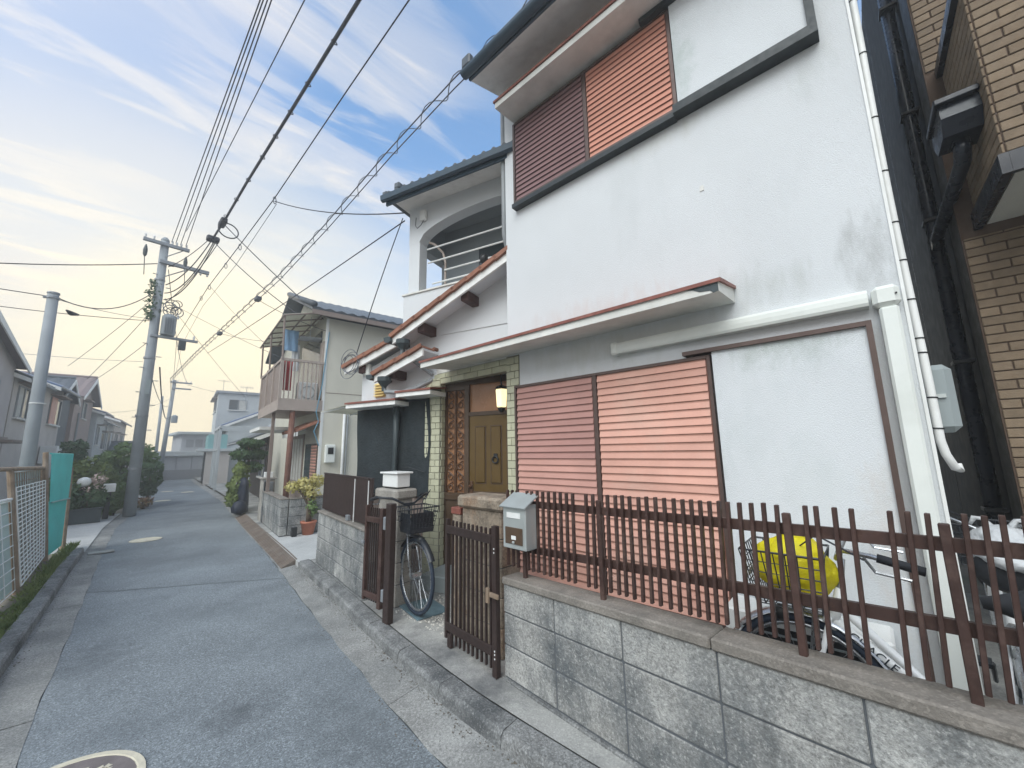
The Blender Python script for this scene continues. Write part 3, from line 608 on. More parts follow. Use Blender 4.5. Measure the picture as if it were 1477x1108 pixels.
wp('side_lintel', lambda b: b.box(1.42, 1.555, -0.78, -0.161, 4.36, 4.925), M_INNER)
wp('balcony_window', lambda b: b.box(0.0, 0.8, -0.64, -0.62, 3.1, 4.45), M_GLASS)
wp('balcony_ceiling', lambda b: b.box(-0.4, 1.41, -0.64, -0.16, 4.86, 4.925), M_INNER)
# balcony roof
wp('roof_deck', lambda b: b.prism([(0.38, 4.95), (-1.5, 5.72), (-1.5, 5.66), (0.38, 4.89)], -0.5, 1.64, 0), M_BARGE)
wp('eave_soffit', lambda b: b.box(-0.4, 1.63, -0.2, 0.34, 4.93, 4.95), M_BARGE)
wp('eave_board', lambda b: b.box(-0.45, 1.66, 0.335, 0.36, 4.815, 4.945), M_GUTTER)
wp('gutter', lambda b: b.prism([(0.362, 4.925), (0.362, 4.865), (0.395, 4.845), (0.43, 4.86), (0.44, 4.925)], -0.45, 1.69, 0), M_GUTTER)
KAWW = KAW
for r in range(3):
    for i in range(16):
        p = WG @ Vector((-0.47 + i * 0.135, 0.36 - r * 0.28, 4.965 + r * 0.125))
        inst('roof_tile', KAWW, house, p, rotz=R(15))
wp('end_tile', lambda b: (b.cbox(1.62, 1.71, -1.4, 0.40, 4.93, 5.02, 0.02), b.cbox(1.44, 1.54, 0.24, 0.36, 5.02, 5.12, 0.02)), M_KAWARA)
for z, u0, v in ((4.265, 1.27, -0.04), (4.065, 1.25, -0.04), (3.935, 1.02, -0.10), (3.755, 1.18, -0.05)):
    wp('balcony_rail', lambda b: b.tube([(u0, v, z), (-0.3, v, z)], 0.011, 6), M_WHITEP)
wp('bent_pipe', lambda b: b.tube([(1.30, -0.12, 4.42), (1.20, -0.12, 4.36), (1.06, -0.12, 4.20), (1.02, -0.12, 4.05), (1.02, -0.12, 3.66)], 0.016, 6), M_TAUPEL)
wp('round_lamp', lambda b: (b.lathe((0.40, -0.1, 3.90), [(0.02, -0.03), (0.05, 0.0), (0.062, 0.04), (0.05, 0.085), (0.015, 0.10)], 12)), M_DARKM, smooth=True)
jb = wp('junction_box', lambda b: b.cbox(1.24, 1.34, 0.0, 0.06, 4.67, 4.82, 0.012), M_WHITEP)
wp('cable_loop', lambda b: b.tube([(1.29, 0.03, 4.67), (1.31, 0.05, 4.60), (1.37, 0.06, 4.56), (1.41, 0.05, 4.62), (1.42, 0.03, 4.75)], 0.005, 5), M_WIRE, jb)

# stepped gable roofs with white barge boards and terracotta edge tiles
def gable_roof(u0, z0, u1, z1, vo, vi, step=0.20):
    """u0,z0 low end; u1,z1 high end; edge at vo"""
    L_ = math.hypot(u1 - u0, z1 - z0); du, dz = (u1 - u0) / L_, (z1 - z0) / L_
    wp('barge_board', lambda b: b.prism([(u0, z0 - 0.005), (u1, z1 - 0.005), (u1, z1 - 0.125), (u0, z0 - 0.125)], vo - 0.03, vo, 1), M_BARGE)
    wp('roof_underside', lambda b: b.prism([(u0, z0 - 0.02), (u1, z1 - 0.02), (u1, z1 - 0.055), (u0, z0 - 0.055)], vi, vo - 0.032, 1), M_STUCCO2)
    n = int(L_ / step)
    for i in range(n):
        a = i * L_ / n - 0.03; c = (i + 1) * L_ / n
        def P(s_, h): return (u0 + du * s_ - dz * h, z0 + dz * s_ + du * h)
        wp('edge_tile', lambda b: b.prism([P(a, 0.014), P(c, 0.002), P(c, 0.026), P(a, 0.040)], vo - 0.22, vo + 0.02, 1), M_TERRA)
        wp('edge_tile_lip', lambda b: b.prism([P(a, -0.016), P(c, -0.024), P(c, 0.022), P(a, 0.036)], vo + 0.0205, vo + 0.036, 1), M_TERRA)
    wp('roof_tiling', lambda b: b.prism([(u0, z0), (u1, z1), (u1, z1 + 0.03), (u0, z0 + 0.03)], vi, vo - 0.221, 1), M_TERRA)
gable_roof(1.50, 3.00, -0.40, 3.83, 0.32, -0.14)
gable_roof(2.56, 2.755, 1.52, 3.06, 0.14, -1.5)
gable_roof(1.80, 2.545, 1.02, 2.80, 0.31, 0.0)
def beam(u, z, v1=0.26):
    wp('beam_end', lambda b: b.cbox(u - 0.05, u + 0.05, 0.0, v1, z - 0.06, z + 0.06, 0.008), M_BEAM)
beam(0.46, 3.335); beam(1.10, 3.05); beam(1.58, 2.53, 0.24); beam(2.28, 2.69, 0.10)
def hopper(u, z, v):
    wp('rain_hopper', lambda b: (b.lathe((u, v, z), [(0.028, -0.12), (0.030, -0.07), (0.075, -0.01), (0.085, 0.0), (0.085, 0.055)], 10)), M_HOPPER)
wp('roof_gutter', lambda b: b.prism([(1.50, 2.97), (1.49, 2.91), (1.55, 2.89), (1.60, 2.91), (1.61, 2.97)], -0.14, 0.36, 1), M_HOPPER)
hopper(1.34, 2.86, 0.30)
wp('drain_pipe', lambda b: b.tube([(1.34, 0.30, 2.78), (1.34, 0.31, 2.72)], 0.03, 8), M_HOPPER)
wp('roof_gutter', lambda b: b.prism([(1.80, 2.52), (1.79, 2.47), (1.84, 2.45), (1.89, 2.47), (1.90, 2.52)], 0.0, 0.35, 1), M_HOPPER)
hopper(1.64, 2.42, 0.29)
wp('drain_pipe', lambda b: b.tube([(1.64, 0.29, 2.34), (1.62, 0.28, 2.29), (1.45, 0.24, 2.275), (1.40, 0.22, 2.27), (1.30, 0.10, 2.33), (1.08, 0.03, 2.43)], 0.028, 8), M_PIPEG)
wp('hopper_pipe', lambda b: b.tube([(1.34, 0.26, 2.74), (1.1, 0.02, 2.50)], 0.025, 8), M_PIPEG)
# small ledges over the wing windows, louvred vent
for u0, u1, z in ((1.44, 2.30, 2.12), (0.90, 1.43, 2.205)):
    ld = wp('small_ledge', lambda b: b.box(u0, u1, 0.0, 0.30, z, z + 0.05), M_BARGE)
    wp('metal_cap', lambda b: b.prism([(0.0, z + 0.10), (0.315, z + 0.051), (0.315, z + 0.075), (0.0, z + 0.12)], u0 - 0.01, u1 + 0.01, 0), M_CAP, ld)
vt = wp('louvred_vent', lambda b: b.box(1.90, 2.08, 0.0, 0.012, 2.28, 2.47), M_YELLOWV)
for i in range(5):
    z = 2.29 + i * 0.037
    wp('vent_slat', lambda b: b.prism([(0.012, z + 0.03), (0.045, z), (0.045, z + 0.008), (0.012, z + 0.036)], 1.90, 2.08, 0), M_YELLOWV, vt)
wp('wall_conduit_box', lambda b: b.cbox(2.18, 2.28, 0.0, 0.06, 2.60, 2.76, 0.01), M_DUCT)
# black shade cloths hanging in front of the wing windows
def cloth(u0, u1, z0, z1, ph):
    def fn(b):
        nu, nz = 14, 10; vs = []
        for j in range(nz + 1):
            for i in range(nu + 1):
                s_, t = i / nu, j / nz
                vs.append((lerp(u0, u1, s_) + 0.012 * math.sin(t * 6 + ph), 0.045 + 0.012 * math.sin(s_ * 9 + ph + t * 3) + 0.02 * t * math.sin(s_ * 4 + ph), lerp(z1, z0, t) + 0.02 * math.sin(s_ * 5 + ph) * t))
        fs = [(j * (nu + 1) + i, j * (nu + 1) + i + 1, (j + 1) * (nu + 1) + i + 1, (j + 1) * (nu + 1) + i) for j in range(nz) for i in range(nu)]
        n_ = len(vs); b.add(vs + [(x, y - 0.006, z) for x, y, z in vs], fs + [tuple(n_ + i for i in reversed(f)) for f in fs])
    return wp('shade_cloth', fn, M_SCREEN, smooth=True)
cloth(1.62, 2.36, 1.02, 2.115, 0.4); cloth(1.10, 1.605, 1.02, 2.20, 2.2)
wp('shade_rope', lambda b: b.tube([(1.62, 0.08, 1.32), (1.40, 0.082, 1.36), (1.14, 0.08, 1.30)], 0.004, 5), M_DARKM)
wp('wrapped_downpipe', lambda b: b.tube([(1.60, 0.10, 2.16), (1.60, 0.095, 1.6), (1.61, 0.10, 1.0), (1.61, 0.10, 0.12)], [0.045, 0.032, 0.034, 0.034], 8), M_HOPPER, smooth=True)
# translucent side canopy at the far end
cn = wp('side_canopy', lambda b: b.add([(2.36, 0.25, 2.18), (2.95, 0.18, 2.13), (2.95, -1.2, 2.13), (2.36, -1.2, 2.34), (2.36, 0.25, 2.172), (2.95, 0.18, 2.122), (2.95, -1.2, 2.122), (2.36, -1.2, 2.332)], [(0, 1, 2, 3), (7, 6, 5, 4), (0, 4, 5, 1), (1, 5, 6, 2)]), M_POLY)
for v in (0.2, -0.3, -0.8):
    wp('canopy_rafter', lambda b: b.tube([(2.36, v, 2.165 + (0.2 - v) * 0.08), (2.95, v - 0.03, 2.115)], 0.012, 6), M_WHITEP, cn)

# porch pillars in cream tiles
def tiled(fr, u0, u1, v, z0, z1, tw, th, ret=None, name='pillar_tile', parent=None, m=M_TILEG):
    """face in frame fr at depth v, tiles in running bond; ret = depth of the return side facing -u"""
    row = 0; z = z0
    while z < z1 - 0.01:
        h = min(th, z1 - z); off = (row % 2) * tw / 2; u = u0 - off
        while u < u1 - 0.005:
            a, b_ = max(u, u0), min(u + tw, u1)
            if b_ - a > 0.02:
                key = (round(b_ - a, 3), round(h, 3), name)
                if key not in TM:
                    mb = MB(); w_ = b_ - a; mb.cbox(0.003, w_ - 0.003, 0.0, 0.010, 0.003, h - 0.003, 0.0025); TM[key] = fixmesh(mb.mesh(name, m))
                p = fr @ Vector((a, v, z)); e = fr.to_euler()
                inst(name, TM[key], parent, p, rot=(0, 0, e.z))
            u += tw
        row += 1; z += th
TM = {}
MF = frame(HX, 0, 0)
rp = hp('porch_pillar', MB().box(HX - 0.004, 3.16, 2.505, 2.68, 0.09, 2.50), M_GROUT)
tiled(MF, 2.507, 2.678, 0.004, 0.10, 2.49, 0.115, 0.0745, parent=rp)
lp = wp('porch_pillar', lambda b: b.box(0.955, 1.19, -0.12, 0.03, 0.09, 2.44), M_GROUT)
tiled(WG, 0.957, 1.188, 0.03, 0.10, 2.44, 0.13, 0.0745, parent=lp)
SIDE = WG @ Matrix.Translation((0.955, -0.115, 0)) @ Matrix.Rotation(R(90), 4, 'Z')
tiled(SIDE, 0.0, 0.142, 0.0, 0.10, 2.44, 0.13, 0.0745, parent=lp)
lin = hp('porch_lintel', MB().box(2.93, 3.0, 2.68, 3.98, 2.36, 2.50), M_GROUT)
LF = frame(2.93, 0, 0)
tiled(LF, 2.69, 3.97, 0.0, 2.362, 2.495, 0.23, 0.068, parent=lin)
# entrance: frame, ornamental side light, door, transom, lamp
DV = -0.08
wp('door_surround', lambda b: (b.box(-0.42, 1.02, DV - 0.08, DV - 0.045, 0.09, 2.44)), M_DOORF)
ef = wp('entrance_frame', lambda b: (b.box(0.94, 1.0, DV - 0.04, DV + 0.03, 0.2, 2.40), b.box(-0.42, 0.94, DV - 0.04, DV + 0.03, 2.335, 2.40), b.box(0.60, 0.655, DV - 0.04, DV + 0.028, 0.2, 2.335), b.box(-0.42, 0.60, DV - 0.04, DV + 0.025, 1.955, 2.0), b.box(0.655, 0.94, DV - 0.04, DV + 0.025, 0.98, 1.06), b.box(0.655, 0.94, DV - 0.04, DV + 0.025, 2.28, 2.335)), M_DOORF)
wp('transom_pane', lambda b: b.box(-0.42, 0.60, DV - 0.02, DV - 0.008, 2.0, 2.335), M_AMBER, ef)
sl_ = wp('side_light_pane', lambda b: b.box(0.655, 0.94, DV - 0.02, DV - 0.008, 1.06, 2.28), M_AMBER, ef)
def scroll(b):
    for c in (0.728, 0.868):
        b.box(c - 0.068, c - 0.058, DV, DV + 0.02, 1.06, 2.28); b.box(c + 0.058, c + 0.068, DV, DV + 0.02, 1.06, 2.28)
        for k in range(10):
            z = 1.12 + k * 0.122; sgn = 1 if k % 2 else -1
            b.ring((c, DV + 0.012, z), (1, 0, 0), (0, 0, 1), 0.032, 0.008, 14, 5)
            b.tube([(c - 0.052 * sgn, DV + 0.012, z - 0.045), (c - 0.04 * sgn, DV + 0.012, z + 0.01), (c, DV + 0.012, z + 0.045), (c + 0.04 * sgn, DV + 0.012, z + 0.062)], 0.008, 5)
wp('scrollwork_grille', scroll, M_GRILLE, sl_)
wp('side_light_base', lambda b: b.box(0.655, 0.94, DV - 0.02, DV + 0.01, 0.2, 0.98), M_DOORF, ef)
door = wp('front_door', lambda b: b.box(-0.40, 0.598, DV - 0.02, DV + 0.01, 0.2, 1.953), M_DOOR)
for u0, u1, z0, z1 in ((0.38, 0.51, 1.18, 1.82), (0.17, 0.30, 1.18, 1.82), (-0.04, 0.09, 1.18, 1.82), (0.17, 0.51, 0.32, 1.0), (-0.3, 0.09, 0.32, 1.0)):
    wp('door_panel', lambda b: (b.cbox(u0, u1, DV + 0.010, DV + 0.024, z0, z1, 0.009)), M_DOOR, door)
    wp('panel_groove', lambda b: (b.box(u0 - 0.012, u1 + 0.012, DV + 0.010, DV + 0.0125, z0 - 0.012, z1 + 0.012)), M_DOORF, door)
wp('kick_strip', lambda b: b.box(-0.40, 0.55, DV + 0.010, DV + 0.018, 1.05, 1.085), M_DOORF, door)
wp('door_knocker', lambda b: (b.ring((0.235, DV + 0.04, 1.44), (1, 0, 0), (0, 0, 1), 0.036, 0.009, 16, 6), b.cbox(0.21, 0.26, DV + 0.02, DV + 0.035, 1.46, 1.51, 0.006)), M_DARKM, door)
wp('door_handle', lambda b: (b.cbox(0.545, 0.592, DV + 0.011, DV + 0.026, 0.98, 1.20, 0.006), b.lathe((0.568, DV + 0.055, 1.02), [(0.01, 0), (0.03, 0.015), (0.03, 0.04), (0.01, 0.05)], 10), b.lathe((0.568, DV + 0.045, 1.12), [(0.008, 0), (0.022, 0.012), (0.022, 0.03), (0.008, 0.04)], 10)), M_GRILLE, door)
wp('porch_step', lambda b: b.cbox(-0.40, 0.95, -0.09, 0.34, 0.09, 0.25, 0.01), M_GREYBOX)
lam = wp('porch_lamp', lambda b: (b.lathe((0.10, 0.04, 2.14), [(0.045, -0.12), (0.06, -0.11), (0.072, 0.07), (0.066, 0.08)], 6)), M_LAMPG)
wp('lamp_cap', lambda b: b.lathe((0.10, 0.04, 2.222), [(0.08, 0.0), (0.07, 0.025), (0.012, 0.05), (0.012, 0.30)], 6), M_DARKM, lam)
wp('lamp_base', lambda b: (b.lathe((0.10, 0.04, 2.012), [(0.015, -0.05), (0.04, -0.025), (0.05, 0.0), (0.045, 0.005)], 6)), M_DARKM, lam)

# ------------------------------------------------------------------ garden walls, fences, gates
def block_wall(name, label, fr, x0, x1, ycuts, blen, depth, m, cop, bond=0.0, foot=0.0, xo=0.0):
    base = fr @ Vector(((x0 + x1) / 2, -depth / 2, 0.09))
    t = thing(name, label, 'wall', base, fr.to_euler().z)
    core = MB(fr); core.box(x0 + 0.01, x1 - 0.01, -depth + 0.01, -0.007, 0.0, ycuts[-1]); part('mortar_core', core, M_MORTAR, t)
    if foot: part('footing', MB(fr).cbox(x0, x1 + 0.003, -depth, 0.012, 0.0, ycuts[0] - 0.004, 0.004), M_KERB, t)
    for r, (za, zb) in enumerate(zip(ycuts, ycuts[1:])):
        x = x1 - xo + (r % 2) * bond * blen
        first = True
        while x > x0 + 0.02:
            a, b = max(x - blen, x0), min(x, x1)
            if b - a > 0.03:
                pr = random.uniform(-0.003, 0.003)
                part('block', MB(fr).cbox(a + 0.004, b - 0.004, -depth, pr, za + 0.004, zb - 0.004, 0.005), m, t)
            x -= blen
        if xo: part('block', MB(fr).cbox(x1 - xo + 0.004, x1 - 0.002, -depth, 0.0, za + 0.004, zb - 0.004, 0.005), m, t)
    if cop:
        z = ycuts[-1]; xs = x1
        while xs > x0 + 0.01:
            a = max(xs - 1.35, x0); part('coping', MB(fr).cbox(a + 0.002, xs - 0.002, -depth - 0.012, 0.016, z, z + cop, 0.007), M_COPING, t); xs -= 1.35
    return t
NW = frame(2.01, 1.92, 7)
nearwall = block_wall('block_wall', 'weathered grey concrete block wall below the brown picket fence', NW, -3.4, 0.0, [0.115, 0.305, 0.495, 0.672], 0.455, 0.13, M_BLOCK, 0.045, foot=0.02)
# the courses climb a little towards the near end
NWI = NW.inverted()
for ch in nearwall.children:
    for v in ch.data.vertices:
        p = NWI @ v.co; v.co.z += max(0.0, -p.x) * 0.042 * max(0.0, p.z - 0.1) / 0.6
# picket fence on it
pf = thing('picket_fence', 'brown aluminium picket fence on the block wall before the shutters', 'fence', NW @ Vector((-1.6, -0.06, 0.717)), NW.to_euler().z)
def rise(x): return max(0.0, -x) * 0.030
for x in (-0.15, -0.765, -1.655, -2.07, -2.75):
    part('post', MB(NW).cbox(x - 0.013, x + 0.013, -0.080, -0.054, 0.70, 1.24 + rise(x), 0.003), M_FENCE, pf)
for za, k in ((0.87, 0.052), (1.162, 0.026)):
    xs = [0.0, -0.75, -1.5, -2.25, -3.2]; mb = MB(NW); vs = []
    for x in xs:
        z = za + max(0, -x) * k; vs += [(x, -0.100, z), (x, -0.081, z), (x, -0.081, z + 0.042), (x, -0.100, z + 0.042)]
    mb.add(vs, [(4 * i + j, 4 * i + (j + 1) % 4, 4 * i + 4 + (j + 1) % 4, 4 * i + 4 + j) for i in range(4) for j in range(4)] + [(0, 1, 2, 3), (19, 18, 17, 16)])
    part('rail', mb, M_FENCE, pf)
PK = fixmesh(MB().cbox(-0.0068, 0.0068, -0.011, 0.011, 0.0, 0.50, 0.002).mesh('picket', M_FENCE))
PY = [1.947, 1.895, 1.845, 1.798, 1.747, 1.70, 1.652, 1.604, 1.552, 1.505, 1.455, 1.407, 1.358, 1.261, 1.213, 1.117, 1.067, 1.023, 0.977, 0.93, 0.884, 0.838, 0.79, 0.745, 0.70, 0.66,
      0.62, 0.582, 0.542, 0.503, 0.46, 0.418, 0.371, 0.329, 0.284, 0.237, 0.203, 0.15, 0.103, 0.01, -0.032, -0.075, -0.114, -0.152, -0.19, -0.228, -0.266, -0.305, -0.345, -0.385, -0.425, -0.465, -0.51, -0.555, -0.60]
for yy in PY:
    x = (yy - 1.92) / math.cos(R(7)) - 0.008
    if any(abs(x - p) < 0.021 for p in (-0.15, -0.765, -1.655, -2.07, -2.75)): continue
    o = inst('picket', PK, pf, NW @ Vector((x + random.uniform(-.002, .002), -0.066, 0.772 + rise(x) + random.uniform(-.003, .003))))
    o.rotation_mode = 'XYZ'
    o.rotation_euler = (Matrix.Rotation(NW.to_euler().z + random.uniform(-.02, .02), 4, 'Z') @ Matrix.Rotation(0.018 * x + random.uniform(-.006, .006), 4, 'Y')).to_euler()
# near gate leaf
GF = frame(1.985, 1.945, 5)
gt = thing('slatted_gate', 'dark brown slatted metal gate leaf hinged to the block wall below the mailbox', 'gate', GF @ Vector((0.3, 0, 0.1)), GF.to_euler().z)
part('stile', MB(GF).cbox(0.0, 0.045, -0.02, 0.02, 0.10, 1.035, 0.003), M_GATE, gt)
part('stile', MB(GF).cbox(0.585, 0.61, -0.018, 0.018, 0.16, 1.02, 0.003), M_GATE, gt)
for za in (0.22, 0.915): part('rail', MB(GF).cbox(0.045, 0.585, 0.008, 0.024, za, za + 0.06, 0.003), M_GATE, gt)
for i in range(10): part('slat', MB(GF).cbox(0.072 + i * 0.0505, 0.086 + i * 0.0505, -0.012, 0.006, 0.135, 1.012, 0.002), M_GATE, gt)
part('drop_leg', MB(GF).cbox(0.53, 0.575, -0.015, 0.015, 0.105, 0.2, 0.003), M_GATE, gt)
part('latch', MB(GF).cbox(-0.04, 0.085, 0.022, 0.04, 0.585, 0.615, 0.004), M_RUSTP, gt, label='rusty latch bar')
part('latch_lever', MB(GF).cbox(0.045, 0.075, 0.03, 0.05, 0.545, 0.64, 0.004), M_RUSTP, gt)
for z in (0.86, 0.885, 0.21, 0.235, 0.255): part('hinge_screw', MB(GF).cbox(0.01, 0.018, 0.02, 0.024, z, z + 0.01, 0.001), M_WHITEP, gt)
# far gate leaf, open, and its post
ff = frame(1.955, 3.36, -2)
fg = thing('slatted_gate', 'narrow dark brown slatted gate leaf standing open beside the lamp pier', 'gate', ff @ Vector((0.15, 0, 0.18)), ff.to_euler().z)
part('stile', MB(ff).cbox(0.0, 0.05, -0.02, 0.02, 0.18, 1.035, 0.003), M_FENCE, fg); part('stile', MB(ff).cbox(0.27, 0.30, -0.02, 0.02, 0.21, 1.05, 0.003), M_FENCE, fg)
for za in (0.24, 0.90): part('rail', MB(ff).cbox(0.05, 0.27, 0.0, 0.022, za, za + 0.05, 0.003), M_FENCE, fg)
for i in range(6): part('slat', MB(ff).cbox(0.060 + i * 0.036, 0.074 + i * 0.036, -0.014, -0.001, 0.21, 1.03, 0.002), M_GATE, fg)
part('lever', MB(ff).cbox(0.28, 0.32, 0.02, 0.04, 0.70, 0.73, 0.004), M_STEEL, fg)
gp = thing('gate_post', 'dark brown square metal gate post by the porch bicycle', 'post', (1.985, 3.24, 0.098))
part('shaft', MB(frame(1.955, 3.24, -2)).cbox(-0.035, 0.045, -0.03, 0.03, 0.098, 1.09, 0.004), M_GATE, gp)
part('bracket', MB(frame(1.955, 3.24, -2)).cbox(0.05, 0.085, 0.0, 0.03, 0.86, 0.97, 0.004), M_STEEL, gp); part('bracket', MB(frame(1.955, 3.24, -2)).cbox(0.05, 0.085, 0.0, 0.03, 0.26, 0.36, 0.004), M_STEEL, gp)
# gate piers
def pier(name, label, x0, x1, y0, y1, zc, m, capm, over=0.035):
    t = thing(name, label, 'pier', ((x0 + x1) / 2, (y0 + y1) / 2, 0.098))
    n = 5; h = (zc - 0.1) / n
    part('mortar_core', MB().box(x0 + 0.01, x1 - 0.01, y0 + 0.01, y1 - 0.01, 0.09, zc), M_MORTAR, t)
    for i in range(n): part('block', MB().cbox(x0, x1, y0, y1, 0.1 + i * h + 0.003, 0.1 + (i + 1) * h - 0.003, 0.006), m, t)
    part('cap', MB().cbox(x0 - over, x1 + over, y0 - over, y1 + over, zc, zc + 0.095, 0.018), capm, t)
    return t
pier('gate_pier', 'pale concrete block gate pier carrying a white lamp box', 2.165, 2.335, 3.48, 3.84, 1.085, M_BLOCKB, M_BLOCKB)
M_PIER = mat('lichen_stone', (0.26, 0.215, 0.165), 0.95, 0.35, 9, 1.0, 60, fine=(45.0, 0.5), dirt=(0.30, 0.15, 0.07), dirt_amt=0.7, dirt_scale=5, thr=0.5)
pier('gate_pier', 'brown lichen-stained gate pier behind the near gate leaf', 2.15, 2.36, 2.07, 2.50, 1.10, M_PIER, M_PIER)
solo('loose_brick', MB().cbox(2.16, 2.26, 2.54, 2.66, 1.03, 1.085, 0.006), M_CAP, 'small red-brown brick beside the lichen-stained pier', 'brick')
part('brick_support', MB().cbox(2.17, 2.25, 2.545, 2.65, 0.098, 1.029, 0.004), M_PIER, bpy.data.objects['gate_pier.001'])
lb = thing('gate_lamp', 'white box lamp with a flat lid on the pale gate pier', 'lamp', (2.25, 3.66, 1.181))
part('lamp_body', MB().cbox(2.175, 2.325, 3.52, 3.80, 1.195, 1.325, 0.006), M_WHITEP, lb); part('lamp_lid', MB().cbox(2.155, 2.345, 3.495, 3.825, 1.326, 1.345, 0.005), M_WHITEP, lb)
part('lamp_foot', MB().cbox(2.19, 2.31, 3.54, 3.78, 1.181, 1.195, 0.004), M_DARKM, lb)
# mailbox
xb = frame(1.93, 1.645, 3)
ml = thing('mailbox', 'silver metal mailbox with a sloping lid on the fence beside the gate', 'mailbox', xb @ Vector((0.1, -0.05, 0.92)), xb.to_euler().z)
part('body', MB(xb).cbox(0.0, 0.205, -0.105, 0.0, 0.925, 1.20, 0.005), M_SILVER, ml)
part('lid', MB(xb).prism([(0.022, 1.185), (0.018, 1.178), (-0.12, 1.252), (-0.12, 1.262)], -0.012, 0.217, 0), M_SILVER, ml)
part('window', MB(xb).cbox(0.025, 0.18, 0.0, 0.006, 0.955, 1.058, 0.003), M_DOORF, ml)
part('name_plate', MB(xb).box(0.045, 0.165, 0.0, 0.004, 1.115, 1.148), M_WHITEP, ml)
part('sticker', MB(xb).box(0.08, 0.12, 0.006, 0.009, 0.985, 1.008), M_WHITEP, ml); part('lock', MB(xb).cbox(0.09, 0.11, 0.006, 0.015, 0.962, 0.975, 0.002), M_SILVER, ml)
# low wall with panel fence
LW = frame(2.06, 3.89, 8)
block_wall('block_wall', 'low grey concrete block wall under the dark brown panels', LW, 0.0, 1.81, [0.115, 0.28, 0.44, 0.605, 0.75], 0.40, 0.12, M_BLOCK, 0.03, bond=0.5, foot=0.02)
pn = thing('panel_fence', 'dark brown ribbed metal panels on the low block wall', 'fence', LW @ Vector((0.9, -0.06, 0.78)), LW.to_euler().z)
for a, b, tilt in ((0.52, 1.80, 0.02), (0.09, 0.50, 0.0), (-0.02, 0.07, 0.0)):
    mb = MB(LW); n = int((b - a) / 0.032); prof = []
    for i in range(n * 2 + 1): prof.append((a + (b - a) * i / (2 * n), -0.045 + (0.007 if i % 2 else 0.0)))
    mb.prism(prof + [(b, -0.06), (a, -0.06)], 0.80, 1.265, 2); part('ribbed_panel', mb, M_GATE, pn)
    part('top_rail', MB(LW).cbox(a, b, -0.064, -0.034, 1.266, 1.28, 0.003), M_GATE, pn)
for x in (0.51, 0.08): part('white_rod', MB(LW).tube([(x, -0.04, 0.78), (x, -0.04, 1.25)], 0.006, 6), M_WHITEP, pn)
part('foot_bracket', MB(LW).cbox(0.62, 0.70, -0.05, -0.01, 0.78, 0.84, 0.004), M_STEEL, pn)

# yard: gravel, mat, air-conditioner
gr = MB()
for i in range(420):
    x, y = random.uniform(2.12, 2.75), random.uniform(2.62, 3.42); r = random.uniform(0.006, 0.015)
    z = 0.099; a = random.uniform(0, 6)
    gr.add([(x + r * math.cos(a + k * 1.57) * (1 if k % 2 else .7), y + r * math.sin(a + k * 1.57), z) for k in range(4)] + [(x, y, z + r * 0.8)], [(0, 1, 4), (1, 2, 4), (2, 3, 4), (3, 0, 4)])
solo('gravel', gr, mat('pale_pebbles', (0.48, 0.47, 0.43), 0.9, 0.4, 60, 0.0), 'loose pale gravel scattered inside the gate', 'gravel', kind='stuff')
solo('floor_mat', MB(frame(2.30, 3.05, 10)).cbox(0.0, 0.42, -0.16, 0.16, 0.099, 0.112, 0.004), M_MAT, 'blue grey rubber mat under the porch bicycle wheel', 'mat')
ac = thing('air_conditioner', 'white outdoor air-conditioner unit behind the bicycle under the shutters', 'air conditioner', (2.68, 0.36, 0.098))
part('casing', MB().cbox(2.56, 2.80, 0.02, 0.72, 0.13, 0.66, 0.012), M_WHITEP, ac)
for i in range(13): part('grille_slat', MB().box(2.548, 2.56, 0.09, 0.64, 0.20 + i * 0.031, 0.208 + i * 0.031), M_GREYBOX, ac)
part('fan_recess', MB().box(2.556, 2.5605, 0.10, 0.63, 0.19, 0.61), M_DARKM, ac)
for y in (0.08, 0.6): part('foot', MB().cbox(2.57, 2.79, y, y + 0.06, 0.098, 0.129, 0.004), M_DARKM, ac)

# ------------------------------------------------------------------ bicycles (local x forward, rear axle at 0)
def wire_basket(b, x0, x1, w, z0, z1):
    bx0, bx1, bw = x0 + 0.03, x1 - 0.05, w - 0.03
    for t in (0, .2, .4, .6, .8, 1):
        z = lerp(z0, z1, t); a, c, d = lerp(bx0, x0, t), lerp(bx1, x1, t), lerp(bw, w, t)
        b.tube([(a, -d, z), (c, -d, z), (c, d, z), (a, d, z)], 0.0035 if t < 1 else 0.006, 4, closed=True)
    for i in range(9):
        y = lerp(-1, 1, i / 8)
        b.tube([(x0, y * w, z1), (bx0, y * bw, z0), (bx1, y * bw, z0), (x1, y * w, z1)], 0.003, 4)
    for i in range(8):
        t = i / 7
        b.tube([(lerp(x0, x1, t), -w, z1), (lerp(bx0, bx1, t), -bw, z0), (lerp(bx0, bx1, t), bw, z0), (lerp(x0, x1, t), w, z1)], 0.003, 4)
